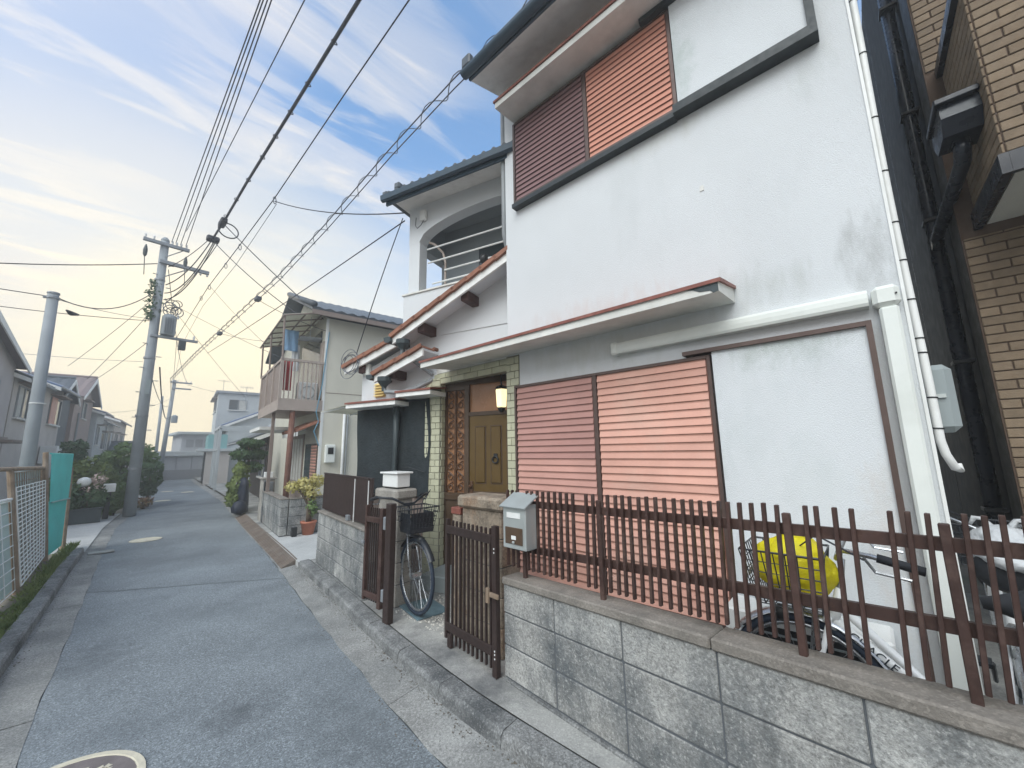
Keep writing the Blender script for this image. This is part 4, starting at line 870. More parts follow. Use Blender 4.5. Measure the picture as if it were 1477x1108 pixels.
def bicycle(label, loc, rotz, paint, tyre, basket_solid=False, steer=0.0, text=None, group=None):
    t = thing('bicycle', label, 'bicycle', loc, rotz, group)
    rr = 0.325; WB = 1.08
    ST = Matrix.Translation((WB - 0.10, 0, 0)) @ Matrix.Rotation(steer, 4, 'Z') @ Matrix.Translation((-(WB - 0.10), 0, 0))
    for cx, T in ((0.0, I4), (WB, ST)):
        w = part('wheel', MB(T).tube([(cx, -0.045, rr), (cx, 0.045, rr)], 0.028, 10), M_CHROME, t, local=True)
        part('tyre', MB(T).ring((cx, 0, rr), (1, 0, 0), (0, 0, 1), rr - 0.017, 0.0175, 44, 8), tyre, w, local=True, smooth=True)
        part('rim', MB(T).ring((cx, 0, rr), (1, 0, 0), (0, 0, 1), rr - 0.042, 0.011, 40, 6), M_CHROME, w, local=True, smooth=True)
        sp = MB(T)
        for k in range(28):
            a = 2 * math.pi * k / 28; a2 = a + (0.35 if k % 4 < 2 else -0.35)
            sp.tube([(cx + 0.026 * math.cos(a2), (0.03 if k % 2 else -0.03), rr + 0.026 * math.sin(a2)), (cx + (rr - .05) * math.cos(a), 0, rr + (rr - .05) * math.sin(a))], 0.0012, 3, caps=False)
        part('spokes', sp, M_CHROME, w, local=True)
        fd = MB(T); arc = [math.radians(d) for d in (range(20, 200, 12) if cx == 0 else range(30, 190, 12))]
        for s_ in (-1, 1): pass
        vs = []
        for a in arc:
            for dy, dr in ((-0.03, -0.012), (-0.018, 0.006), (0.018, 0.006), (0.03, -0.012)):
                vs.append((cx + (rr + 0.022 + dr) * math.cos(a), dy, rr + (rr + 0.022 + dr) * math.sin(a)))
        fd.add(vs, [(4 * i + j, 4 * i + j + 1, 4 * i + j + 5, 4 * i + j + 4) for i in range(len(arc) - 1) for j in range(3)])
        part('mudguard', fd, M_CHROME if paint is M_BIKEW else M_BIKEK, t, local=True, smooth=True)
    hb, ht = (WB - 0.115, 0, 0.62), (WB - 0.165, 0, 0.80)
    bb = (0.44, 0, 0.28); st = (0.30, 0, 0.70)
    fr = MB()
    fr.tube([hb, ht], 0.021, 10); fr.tube([(WB - 0.125, 0, 0.655), bb], 0.023, 10); fr.tube([(WB - 0.145, 0, 0.73), (0.62, 0, 0.42), (0.375, 0, 0.47)], 0.019, 10); fr.tube([bb, st], 0.018, 10)
    for s_ in (-0.055, 0.055):
        fr.tube([(0.44, s_ * .6, 0.28), (0, s_, rr)], 0.010, 6); fr.tube([(0.35, s_ * .5, 0.55), (0, s_, rr)], 0.009, 6)
    f = part('frame', fr, paint, t, local=True, smooth=True)
    fk = MB(ST)
    for s_ in (-0.05, 0.05): fk.tube([(WB - 0.11, s_ * .7, 0.66), (WB - 0.06, s_, 0.48), (WB, s_, rr)], 0.012, 6)
    fk.tube([(WB - 0.105, -0.05, 0.665), (WB - 0.105, 0.05, 0.665)], 0.016, 6)
    part('fork', fk, M_CHROME if paint is not M_BIKEW else M_BIKEW, t, local=True, smooth=True)
    h = MB(ST); h.tube([ht, (WB - 0.185, 0, 0.93)], 0.013, 8)
    h.tube([(WB - 0.42, -0.27, 0.985), (WB - 0.30, -0.265, 1.01), (WB - 0.20, -0.16, 1.0), (WB - 0.17, -0.05, 0.94), (WB - 0.17, 0.05, 0.94), (WB - 0.20, 0.16, 1.0), (WB - 0.30, 0.265, 1.01), (WB - 0.42, 0.27, 0.985)], 0.011, 8)
    hb_ = part('handlebar', h, M_CHROME if paint is not M_BIKEK else M_BIKEK, t, local=True, smooth=True)
    for s_ in (-1, 1):
        part('grip', MB(ST).tube([(WB - 0.44, s_ * 0.27, 0.98), (WB - 0.31, s_ * 0.266, 1.008)], 0.017, 8), M_RUBBER, hb_, local=True, smooth=True)
        part('brake_lever', MB(ST).tube([(WB - 0.27, s_ * 0.25, 1.0), (WB - 0.30, s_ * 0.25, 0.95), (WB - 0.40, s_ * 0.262, 0.94)], 0.006, 5), M_CHROME, hb_, local=True)
    part('brake_cable', MB(ST).tube([(WB - 0.27, 0.25, 0.99), (WB - 0.12, 0.2, 1.06), (WB - 0.04, 0.08, 0.98), (WB - 0.09, 0.02, 0.70)], 0.004, 5), M_WIRE, hb_, local=True)
    bk = MB(ST); x0, x1 = WB - 0.13, WB + (0.14 if basket_solid else 0.20)
    wire_basket(bk, x0, x1, 0.145 if basket_solid else 0.165, 0.71, 0.93 if basket_solid else 0.95)
    if basket_solid:
        for s_ in (-1, 1): bk.box(x0 + .03, x1 - .05, s_ * 0.118 - 0.002, s_ * 0.118 + 0.002, 0.715, 0.88)
        bk.box(x1 - 0.045, x1 - 0.041, -0.11, 0.11, 0.715, 0.88)
    bo = part('basket', bk, M_BIKEK, t, local=True)
    part('basket_stay', MB(ST).tube([(WB - 0.06, 0.06, 0.70), (WB, 0.06, rr)], 0.005, 5).tube([(WB - 0.06, -0.06, 0.70), (WB, -0.06, rr)], 0.005, 5), M_CHROME, t, local=True)
    part('headlamp', MB(ST).lathe((WB + 0.08, 0, 0.64), [(0.015, -0.035), (0.032, -0.02), (0.035, 0.02), (0.012, 0.035)], 10), M_DARKM, t, local=True, smooth=True)
    if not basket_solid: part('reflector_label', MB(ST).box(x1 - 0.01, x1 - 0.005, -0.06, 0.06, 0.80, 0.83), M_WHITEP, bo, local=True)
    sd = MB(); sd.tube([(0.20, 0, 0.84), (0.26, 0, 0.845), (0.34, 0, 0.845), (0.44, 0, 0.84), (0.49, 0, 0.835)], [0.06, 0.095, 0.075, 0.035, 0.02], 12)
    part('saddle', sd, M_RUBBER, t, local=True, smooth=True); part('seat_post', MB().tube([(0.315, 0, 0.66), (0.285, 0, 0.82)], 0.013, 8), M_CHROME, t, local=True)
    part('rear_rack', MB().tube([(0.20, -0.05, 0.70), (-0.25, -0.06, 0.70), (-0.25, 0.06, 0.70), (0.20, 0.05, 0.70)], 0.006, 5).tube([(-0.2, -0.06, 0.70), (0, -0.06, rr)], 0.005, 5).tube([(-0.2, 0.06, 0.70), (0, 0.06, rr)], 0.005, 5), M_CHROME, t, local=True)
    cc = MB(); cc.prism([(-0.06, rr - 0.03), (-0.06, rr + 0.04), (0.40, 0.37), (0.50, 0.36), (0.54, 0.28), (0.48, 0.19), (0.38, 0.19)], -0.075, -0.055, 1); part('chain_case', cc, M_BIKEK, t, local=True)
    part('crank', MB().tube([(0.44, -0.09, 0.28), (0.56, -0.09, 0.16)], 0.009, 6).box(0.52, 0.61, -0.19, -0.09, 0.15, 0.17).tube([(0.44, 0.09, 0.28), (0.32, 0.09, 0.40)], 0.009, 6).box(0.27, 0.36, 0.09, 0.19, 0.39, 0.41), M_BIKEK, t, local=True)
    part('kick_stand', MB().tube([(0.02, 0.06, rr), (-0.10, 0.10, 0.012), (-0.10, -0.10, 0.012), (0.02, -0.06, rr)], 0.008, 6), M_CHROME, t, local=True)
    part('tail_reflector', MB().cbox(-0.37, -0.355, -0.02, 0.02, 0.50, 0.55, 0.003), M_ORANGE, t, local=True)
    if text:
        cu = bpy.data.curves.new('lettering', 'FONT'); cu.body = text; cu.size = 0.046; cu.extrude = 0.0008; cu.align_x = 'CENTER'; cu.align_y = 'CENTER'
        tmp = bpy.data.objects.new('lettering_tmp', cu); col.objects.link(tmp); dg = bpy.context.evaluated_depsgraph_get()
        me = bpy.data.meshes.new_from_object(tmp.evaluated_get(dg)); bpy.data.objects.remove(tmp); me.materials.clear(); me.materials.append(M_INK)
        o = bpy.data.objects.new('lettering', me); col.objects.link(o); o.parent = f
        a, b = Vector((WB - 0.125, 0, 0.655)), Vector(bb); d = (b - a).normalized(); yv = Vector((0, 1, 0)); up = yv.cross(d)
        if up.z < 0: up = -up
        c = a.lerp(b, 0.235) + Vector((0, 0.0243, 0)); xx = d; nn = xx.cross(up)
        o.matrix_local = Matrix(((xx.x, up.x, nn.x, c.x), (xx.y, up.y, nn.y, c.y), (xx.z, up.z, nn.z, c.z), (0, 0, 0, 1)))
    return t
bicycle('black city bicycle with a front basket parked in the porch', (2.575, 4.20, 0.112), math.atan2(-0.927, -0.375), M_BIKEK, M_RUBBLUE, basket_solid=True, steer=R(15))
bicycle('white bicycle with a yellow bag in its basket behind the picket fence', (2.42, -0.74, 0.098), R(90), M_BIKEW, M_RUBBLUE, text='CHACLE')
bicycle('white bicycle with a plastic bag over its saddle in the gap by the brick building', (2.74, -0.37, 0.098), R(-6), M_BIKEW, M_RUBBLUE)
def bag(name, c, rx, ry, rz, m, label, cat='bag', sd=1, tie=True):
    from mathutils import noise as mnoise
    t = thing(name, label, cat, (c[0], c[1], c[2] - rz))
    mb = MB(); nu, nv = 56, 36; vs = []; off = Vector((sd * 3.1, sd * 1.7, sd))
    for j in range(nv + 1):
        th = math.pi * j / nv
        for i in range(nu):
            a = 2 * math.pi * i / nu; d = Vector((math.sin(th) * math.cos(a), math.sin(th) * math.sin(a), math.cos(th)))
            k = 1 + 0.16 * mnoise.noise(d * 1.8 + off) - 0.10 * abs(mnoise.noise(d * 4.2 + off)) - 0.05 * abs(mnoise.noise(Vector((d.x * 9, d.y * 9, d.z * 5)) + off))
            vs.append((c[0] + rx * k * d.x, c[1] + ry * k * d.y, c[2] + rz * k * d.z))
    mb.add(vs, [(j * nu + i, j * nu + (i + 1) % nu, (j + 1) * nu + (i + 1) % nu, (j + 1) * nu + i) for j in range(nv) for i in range(nu)])
    part('sack', mb, m, t, smooth=True)
    for s_ in (-1, 1):
        h = MB(); top = Vector((c[0], c[1] + s_ * ry * 0.18, c[2] + rz * 0.80)); h.tube([top, top + Vector((0.01, s_ * 0.03, 0.045)), top + Vector((-0.01, s_ * 0.06, 0.05)), top + Vector((0.0, s_ * 0.075, 0.015))], [0.016, 0.011, 0.012, 0.006], 6)
        part('handle', h, m, t, smooth=True)
    return t
bag('plastic_bag', (2.42, 0.34, 0.965), 0.135, 0.165, 0.165, M_BAGY, 'bright yellow plastic bag stuffed in the bicycle basket', sd=3)
bag('plastic_bag', (3.06, -0.43, 1.03), 0.19, 0.13, 0.12, M_BAGW, 'crumpled clear white plastic bag over the bicycle saddle at right', sd=5)

# ------------------------------------------------------------------ brick building at right
bb = thing('brick_building', 'tan brick-tiled building with black drainpipes at the right edge', 'building', (4.6, -2.0, 0.09))
def bp(name, mb, m, parent=None, **k): return part(name, mb, m, parent or bb, **k)
bp('side_wall', MB().box(4.22, 12.0, -5.5, -0.745, 0.0, 8.0), M_SIDING)
for i in range(3): bp('siding_joint', MB().box(5.4 + i * 1.8, 5.41 + i * 1.8, -0.745, -0.742, 0.0, 8.0), M_BLKPIPE)
bp('corner_trim', MB().cbox(4.24, 4.62, -0.745, -0.715, 0.0, 8.0, 0.01), M_TRIMD)
front = bp('front_wall', MB().box(4.212, 4.24, -5.5, -0.70, 0.0, 8.0), M_BRICKM)
balc = bp('balcony_box', MB().box(3.408, 4.205, -5.5, -0.798, 3.10, 4.42), M_BRICKM)
# brick tiles, running bond
TW, TH = 0.19, 0.065
FB = frame(4.212, 0, 0)
def bricks(fr, u0, u1, z0, z1, parent, off=0):
    row = 0; z = z0
    while z < z1 - 0.02:
        h = min(TH, z1 - z); u = u1 + ((row + off) % 2) * TW / 2
        while u > u0 + 0.01:
            a, b_ = max(u - TW, u0), min(u, u1)
            if b_ - a > 0.02:
                key = (round(b_ - a, 3), round(h, 3), 'bk')
                if key not in TM:
                    mb = MB(); mb.cbox(0.004, b_ - a - 0.004, 0.0, 0.011, 0.004, h - 0.004, 0.003); TM[key] = fixmesh(mb.mesh('brick', M_BRICK))
                inst('brick', TM[key], parent, fr @ Vector((a, 0, z)), rot=(0, 0, fr.to_euler().z))
            u -= TW
        row += 1; z += TH
bricks(FB, -1.35, -0.705, 1.05, 3.02, front)
bricks(FB, -1.05, -0.705, 4.45, 5.6, front)
FU = frame(3.408, 0, 0)
bricks(FU, -1.55, -0.80, 3.19, 4.36, balc)
SU = Matrix.Translation((4.215, -0.728, 0)) @ Matrix.Rotation(R(180), 4, 'Z') @ Matrix.Scale(-1, 4, (0, 1, 0))
SU = Matrix.Translation((3.408, -0.728, 0)) 
def side_bricks(x0, x1, z0, z1, parent):
    row = 0; z = z0
    while z < z1 - 0.02:
        h = min(TH, z1 - z); u = x0 - (row % 2) * TW / 2
        while u < x1 - 0.01:
            a, b_ = max(u, x0), min(u + TW, x1)
            if b_ - a > 0.02:
                key = (round(b_ - a, 3), round(h, 3), 'bk')
                if key not in TM:
                    mb = MB(); mb.cbox(0.004, b_ - a - 0.004, 0.0, 0.011, 0.004, h - 0.004, 0.003); TM[key] = fixmesh(mb.mesh('brick', M_BRICK))
                inst('brick', TM[key], parent, (a, -0.798, z))
            u += TW
        row += 1; z += TH
side_bricks(3.398, 4.205, 3.19, 4.36, balc)
# the rest of the tiling, out to the sides, as one piece
rest = MB()
z = 1.05; row = 0
for (fx, u1, za, zb) in ((4.212, -1.35, 0.1, 3.02), (3.408, -1.55, 3.19, 4.36), (4.212, -1.05, 4.45, 7.9)):
    z = za; row = 0
    while z < zb - 0.05:
        u = u1 - (row % 2) * TW / 2
        while u > -5.4:
            rest.box(fx - 0.011, fx, u - TW + 0.004, u - 0.004, z + 0.004, z + TH - 0.004); u -= TW
        z += TH; row += 1
bp('brick_facing', rest, M_BRICK, front, kind='stuff')
bp('balcony_soffit', MB().box(3.43, 4.20, -5.5, -0.83, 3.085, 3.099), M_SOFFIT, balc)
bp('lower_edge_trim', MB().box(3.385, 4.20, -0.805, -0.765, 3.06, 3.185), M_BLKPIPE, balc)
bp('lower_edge_trim', MB().box(3.385, 3.42, -5.5, -0.806, 3.06, 3.185), M_BLKPIPE, balc)
bp('coping', MB().box(3.37, 4.20, -0.93, -0.755, 4.362, 4.44), M_BLKPIPE, balc); bp('coping', MB().box(3.37, 3.5, -5.5, -0.931, 4.362, 4.44), M_BLKPIPE, balc)
dpi = bp('downpipe', MB().tube([(4.95, -0.68, 0.0), (4.95, -0.68, 7.9)], 0.05, 10), M_BLKPIPE, smooth=True)
for z in (1.0, 2.2, 3.5, 4.6, 5.8): bp('pipe_clip', MB().cbox(4.88, 5.02, -0.745, -0.62, z, z + 0.03, 0.004), M_DARKM, dpi)
rh = bp('rain_head', MB().prism([(3.52, 3.70), (3.50, 3.60), (3.56, 3.50), (3.78, 3.50), (3.86, 3.60), (3.84, 3.70)], -0.785, -0.61, 1), M_BLKPIPE)
bp('rain_head_rim', MB().cbox(3.48, 3.88, -0.785, -0.59, 3.70, 3.74, 0.006), M_BLKPIPE, rh)
bp('branch_pipe', MB().tube([(3.67, -0.70, 3.50), (3.67, -0.70, 3.44), (3.74, -0.70, 3.38), (4.80, -0.67, 3.30), (4.95, -0.68, 3.24)], 0.042, 10), M_BLKPIPE, rh, smooth=True)

# ------------------------------------------------------------------ utility poles
def pole(label, base, top, r0, r1, steps=True):
    t = thing('utility_pole', label, 'utility pole', base)
    part('shaft', MB().tube([base, tuple(lerp(base[i], top[i], .5) for i in range(3)), top], [r0, (r0 + r1) / 2, r1], 14), M_POLE, t, smooth=True)
    return t
mp = pole('tall concrete utility pole with crossarms and a transformer on the left kerb', (1.10, 14.5, 0.02), (1.05, 14.5, 7.72), 0.135, 0.095)
part('pole_cap', MB().lathe((1.05, 14.5, 7.72), [(0.10, 0.0), (0.10, 0.05), (0.05, 0.12), (0.01, 0.13)], 12), M_POLE, mp)
def crossarm(t, y, x0, x1, z, ins=(), s=0.045):
    a = part('crossarm', MB().cbox(x0, x1, y - s, y + s, z - s, z + s, 0.006), M_STEEL, t)
    for x in ins: part('insulator', MB().lathe((x, y, z + s), [(0.012, 0), (0.03, 0.02), (0.018, 0.04), (0.034, 0.06), (0.02, 0.085), (0.03, 0.10), (0.01, 0.13)], 8), M_WHITEP, a, smooth=True)
    return a
ca = crossarm(mp, 14.40, 0.58, 1.60, 7.60, (0.62, 0.8, 1.2, 1.3, 1.4, 1.52))
cb_ = crossarm(mp, 14.40, 0.98, 2.12, 7.06, (), 0.05)
for x in (1.55, 1.78, 1.92, 2.08): part('insulator', MB().lathe((x, 14.40, 6.93), [(0.01, 0), (0.035, 0.02), (0.02, 0.04), (0.035, 0.06), (0.012, 0.09)], 8), M_WHITEP, cb_)
part('crossarm_brace', MB().tube([(1.08, 14.42, 6.6), (1.62, 14.42, 7.02)], 0.016, 6).tube([(1.06, 14.42, 7.2), (1.45, 14.42, 7.55)], 0.014, 6), M_STEEL, mp)
for x, z in ((0.66, 7.5), (1.54, 7.45)):
    part('fuse_cutout', MB().lathe((x, 14.38, z - 0.42), [(0.02, 0), (0.045, 0.06), (0.05, 0.2), (0.03, 0.3), (0.012, 0.36)], 8).tube([(x, 14.38, z - 0.42), (x + 0.04, 14.4, z - 0.95)], 0.01, 5), M_HOPPER, ca)
tr = part('transformer', MB().lathe((1.36, 14.42, 4.92), [(0.15, 0.0), (0.16, 0.02), (0.165, 0.08), (0.165, 0.50), (0.155, 0.56), (0.10, 0.62), (0.02, 0.64)], 18), M_POLE, mp, smooth=True)
for a in range(-2, 3): part('cooling_fin', MB().box(1.36 + a * 0.05 - 0.006, 1.36 + a * 0.05 + 0.006, 14.22, 14.27, 4.98, 5.42), M_STEEL, tr)
part('terminal', MB().lathe((1.53, 14.36, 5.44), [(0.03, 0), (0.04, 0.03), (0.02, 0.06), (0.035, 0.09), (0.01, 0.12)], 8), M_WHITEP, tr)
crossarm(mp, 14.40, 1.0, 2.05, 4.86, (1.95,), 0.035)
part('switch_box', MB().cbox(1.62, 1.78, 14.30, 14.44, 4.55, 4.82, 0.01), M_HOPPER, mp)
for i in range(16):
    z = 1.9 + i * 0.34; s_ = 1 if i % 2 else -1
    part('step_bolt', MB().tube([(1.09 + s_ * 0.1, 14.45, z), (1.09 + s_ * 0.21, 14.42, z)], 0.012, 6), M_STEEL, mp)
for z in (1.2, 2.6, 4.2, 5.6, 6.5): part('pole_band', MB().lathe((1.09 - z * 0.006, 14.5, z), [(0.145 - z * 0.004, 0), (0.145 - z * 0.004, 0.05)], 14), M_STEEL, mp)
part('number_plate', MB().cbox(1.05, 1.15, 14.345, 14.352, 3.2, 3.6, 0.003), M_GREYBOX, mp)
coil = MB(); rr_ = random.Random(4)
for k in range(7):
    c = Vector((1.42 + rr_.uniform(-.1, .1), 14.35, 5.75 + rr_.uniform(-.15, .2))); coil.ring(c, (1, 0, 0), (0, rr_.uniform(-.3, .3), 1), rr_.uniform(0.09, 0.17), 0.012, 16, 5)
part('cable_coil', coil, M_WIREG, mp)
def leafmass(mb, c, r, n, size, rnd, shell=0.55, flat=0.0):
    for _ in range(n):
        while True:
            d = Vector((rnd.gauss(0, 1), rnd.gauss(0, 1), rnd.gauss(0, 1)))
            if d.length > 0.01: break
        d.normalize(); k = rnd.uniform(shell, 1.0) ** 0.6 * (1 + 0.12 * math.sin(d.x * 5 + c[0] * 3) + 0.1 * math.sin(d.z * 7 + c[1]))
        p = Vector((c[0] + d.x * r[0] * k, c[1] + d.y * r[1] * k, c[2] + d.z * r[2] * k))
        a = Vector((rnd.uniform(-1, 1), rnd.uniform(-1, 1), rnd.uniform(-1, 1))).normalized(); b = a.cross(d + Vector((.01, .02, .03))).normalized()
        s_ = size * rnd.uniform(0.6, 1.3)
        mb.add([tuple(p - a * s_), tuple(p + b * s_ * 0.55), tuple(p + a * s_), tuple(p - b * s_ * 0.55)], [(0, 1, 2, 3)])
rv = random.Random(11); vine = MB()
for z, r in ((6.35, 0.14), (6.1, 0.2), (5.85, 0.22), (5.6, 0.2), (5.4, 0.13)): leafmass(vine, (0.93, 14.42, z), (r, 0.12, 0.16), 60, 0.045, rv, 0.2)
solo('climbing_vine', vine, M_LEAFD, 'dark green climbing vine tangled round the upper utility pole', 'vine')
lp2 = pole('plain grey utility pole behind the left wire fence', (-0.56, 11.5, 0.03), (-0.655, 11.5, 4.72), 0.105, 0.078)
part('pole_cap', MB().lathe((-0.655, 11.5, 4.72), [(0.09, 0.0), (0.085, 0.03), (0.02, 0.04)], 12), M_STEEL, lp2)
part('pole_band', MB().lathe((-0.652, 11.5, 4.62), [(0.095, 0), (0.095, 0.04)], 12).cbox(-0.78, -0.73, 11.48, 11.52, 4.61, 4.66, 0.004), M_STEEL, lp2)
part('pole_band', MB().lathe((-0.60, 11.5, 2.55), [(0.107, 0), (0.107, 0.02)], 12), M_WHITEP, lp2)
fp = pole('distant utility pole with double crossarms past the round hedge', (3.50, 32.0, 0.0), (3.66, 32.0, 6.25), 0.13, 0.09)
crossarm(fp, 31.9, 3.45, 4.52, 6.10, (3.55, 3.8, 4.2, 4.45)); crossarm(fp, 31.9, 3.55, 4.50, 5.72); 
part('transformer', MB().lathe((3.85, 31.8, 3.55), [(0.15, 0.0), (0.16, 0.04), (0.16, 0.42), (0.02, 0.5)], 12), M_POLE, fp)
pole('thin distant utility pole leaning beside the double-crossarm one', (3.45, 34.0, 0.0), (3.37, 34.0, 5.4), 0.10, 0.07)

# ------------------------------------------------------------------ overhead lines
def sagged(a, b, sag, n=14):
    a, b = Vector(a), Vector(b)
    return [a.lerp(b, i / n) - Vector((0, 0, sag * 4 * (i / n) * (1 - i / n))) for i in range(n + 1)]
def wire(label, pts, r=0.008, m=None, group=None, name='overhead_wire'):
    mb = MB(); mb.tube(pts, r, 5, caps=False); return solo(name, mb, m or M_WIRE, label, 'cable', group)
def ext(a, b, k):
    a, b = Vector(a), Vector(b); return tuple(a + (b - a) * k)
for i, (x, x1) in enumerate(((1.18, 1.01), (1.27, 1.04), (1.38, 1.08), (1.50, 1.12))):
    wire('%s of the four thin parallel lines running to the upper crossarm' % ('leftmost', 'second from left', 'third from left', 'rightmost')[i], [(x, 14.38, 7.72), (x1, 5.45, 7.80), ext((x, 14.38, 7.72), (x1, 5.45, 7.80), 2.6)], 0.009, group='four parallel lines above the street')
wire('single thin line just right of the four parallel lines', [(1.47, 14.4, 8.2), (1.43, 5.07, 7.8), ext((1.47, 14.4, 8.2), (1.43, 5.07, 7.8), 2.4)], 0.008)
# thick lashed cable
bpts = [(2.0, -6, 7.8), (1.9, 4.4, 7.66), (1.9, 6.95, 7.63), (1.9, 9.76, 7.62), (1.92, 11.82, 7.60), (1.96, 13.5, 7.75)]
tk = thing('lashed_cable', 'thick dark lashed cable bundle running overhead to the pole', 'cable', (1.9, 9.7, 7.6))
part('cable', MB().tube(bpts, 0.026, 6), M_WIRE, tk); part('messenger', MB().tube([(x + 0.03, y, z + 0.035) for x, y, z in bpts], 0.010, 5), M_WIRE, tk)
for y in (4.2, 5.2, 6.2, 7.0, 7.8, 8.6, 9.6, 10.6, 11.6):
    part('hanger', MB().ring((1.91, y, 7.64), (1, 0, 0), (0, 0.3, 1), 0.042, 0.009, 10, 5), M_WIRE, tk)
part('splice_box', MB().cbox(1.84, 1.98, 11.7, 12.1, 7.52, 7.66, 0.02), M_WIRE, tk)
part('cable_loop', MB().ring((2.05, 11.9, 7.42), (1, 0, 0), (0, 0.2, 1), 0.22, 0.016, 20, 6), M_WIRE, tk)
for i, (dx, dz, ze, sg) in enumerate(((0.0, 0.0, 6.4, 0.25), (0.05, -0.03, 6.15, 0.4), (0.1, 0.03, 5.95, 0.45), (-0.05, 0.02, 6.95, 0.1), (0.16, -0.02, 5.8, 0.2))):
    wire('%s slack cable drooping from the clamp cluster to the pole' % ('thick upper', 'thick middle', 'thick lower', 'thin uppermost', 'thin lowest')[i], [tuple(p) for p in sagged((1.95 + dx, 13.4, 7.72 + dz), (1.18, 14.42, ze), sg)], 0.014 if i < 3 else 0.010, group='slack cables beside the main pole')
solo('cable_clamp', MB().cbox(1.82, 2.12, 13.3, 13.5, 7.66, 7.82, 0.03), M_WIRE, 'small dark cable clamp cluster hanging above the lower crossarm', 'clamp')
# line with rings
rl = [(2.2, -6, 7.6), (2.2, 3.64, 7.23), (2.2, 5.36, 7.12), (2.2, 8.67, 6.86), (2.2, 11.3, 6.81), (2.2, 14.84, 6.77), (2.4, 22, 6.7), (3.6, 32, 6.0)]
wire('thin line hung with small rings between the lashed and the spiral cable', rl, 0.010)
for i, (y, z) in enumerate(((8.6, 6.80), (11.2, 6.74), (12.6, 6.72), (14.6, 6.70), (15.8, 6.68))):
    solo('cable_ring', MB().ring((2.2, y, z), (0.5, 0.5, 0), (0, 0, 1), 0.075, 0.009, 12, 5), M_WIREG, '%s small wire ring hanging under the thin ringed line' % ('nearest', 'second nearest', 'middle', 'second farthest', 'farthest')[i], 'ring', group='rings on the thin line')
wire('thinner companion line slung just under the ringed line', [(2.25, 8.65, 6.76), (2.3, 12, 6.55), (2.3, 16, 6.5), (2.6, 22, 6.4), (3.6, 32, 5.6)], 0.006, M_WIREG)
# spiral cable
sp_pts = [Vector(p) for p in ((2.45, -4, 6.2), (2.45, 1.84, 5.82), (2.45, 3.09, 5.80), (2.45, 4.46, 5.70), (2.45, 6.48, 5.46), (2.45, 8.87, 5.27), (2.45, 12.13, 5.22), (2.47, 17.66, 5.18), (2.6, 24.2, 5.15), (3.6, 32, 4.9))]
sc_ = thing('spiral_cable', 'loosely twisted grey cable pair running along the house fronts', 'cable', (2.45, 6.5, 5.46))
part('cable', MB().tube(sp_pts, 0.009, 5), M_WIREG, sc_); part('cable', MB().tube([p + Vector((0.05, 0, -0.055)) for p in sp_pts], 0.008, 5), M_WIREG, sc_)
def at_poly(P, y):
    for a, b in zip(P, P[1:]):
        if a.y <= y <= b.y: return a.lerp(b, (y - a.y) / (b.y - a.y))
hel = MB(); hp_ = []
y = -3.0
while y < 24:
    c = at_poly(sp_pts, y) + Vector((0.025, 0, -0.028)); r_ = 0.062; ph = y * 2 * math.pi / 0.55
    hp_.append(c + Vector((math.cos(ph) * r_, 0, math.sin(ph) * r_))); y += 0.055
hel.tube(hp_, 0.006, 4, caps=False); part('helix', hel, M_WIREG, sc_)
for y in (10.3, 14.0): part('cable_clip', MB().cbox(2.42, 2.54, y - 0.1, y + 0.1, at_poly(sp_pts, y).z - 0.12, at_poly(sp_pts, y).z - 0.02, 0.02), M_WIREG, sc_)
# drops to the houses
def drop(label, a, b, sag=0.05, r=0.007, m=None): return wire(label, [tuple(p) for p in sagged(a, b, sag)], r, m)
drop('service line from the ringed line to the balcony roof corner', (2.2, 8.6, 6.78), (2.69, 4.37, 4.82), 0.12, 0.009)
drop('line from the balcony corner down the street past the beige house', (2.69, 4.37, 4.70), (3.2, 20, 5.74), 0.05, 0.009)
drop('line dropping from the balcony corner to the wing roof edge', (2.68, 4.40, 4.75), (2.55, 5.30, 2.95), -0.05, 0.007)
drop('service line from the splice box to the beige house roof', (1.95, 11.9, 7.55), (3.62, 8.7, 4.35), 0.05, 0.012)
drop('second line from the clamp cluster to the beige house balcony', (1.97, 13.4, 7.7), (3.2, 9.6, 4.75), 0.1, 0.011)
drop('fine line from the spiral cable to the beige house wall', (2.5, 10.3, 5.15), (3.44, 8.62, 4.22), 0.05, 0.006)
drop('fine line crossing from the lower pole to the beige balcony', (1.2, 14.4, 5.95), (3.3, 11.0, 4.0), 0.05, 0.006, M_WIREG)
drop('fine line from the pole to the far right houses', (1.2, 14.4, 6.0), (4.7, 20, 4.0), 0.05, 0.006, M_WIREG)
drop('twin line from the spiral cable to the beige balcony roof, upper', (2.5, 14.0, 5.14), (3.2, 11.2, 4.45), 0.05, 0.006, M_WIREG)
drop('line from the ringed line to the beige balcony canopy', (2.2, 14.5, 6.7), (3.05, 11.6, 4.45), 0.05, 0.006, M_WIREG)
lop = MB(); rl_ = random.Random(3)
for k in range(5):
    c = WG @ Vector((2.42 + rl_.uniform(-.06, .06), 0.17, 2.78 + rl_.uniform(-.06, .04))); lop.ring(c, tuple((WG.to_3x3() @ Vector((1, 0, 0)))), (0, rl_.uniform(-.2, .2), 1), rl_.uniform(0.11, 0.18), 0.0045, 18, 4)
solo('cable_loops', lop, M_WIREG, 'loops of thin cable hanging at the wing roof tip', 'cable')
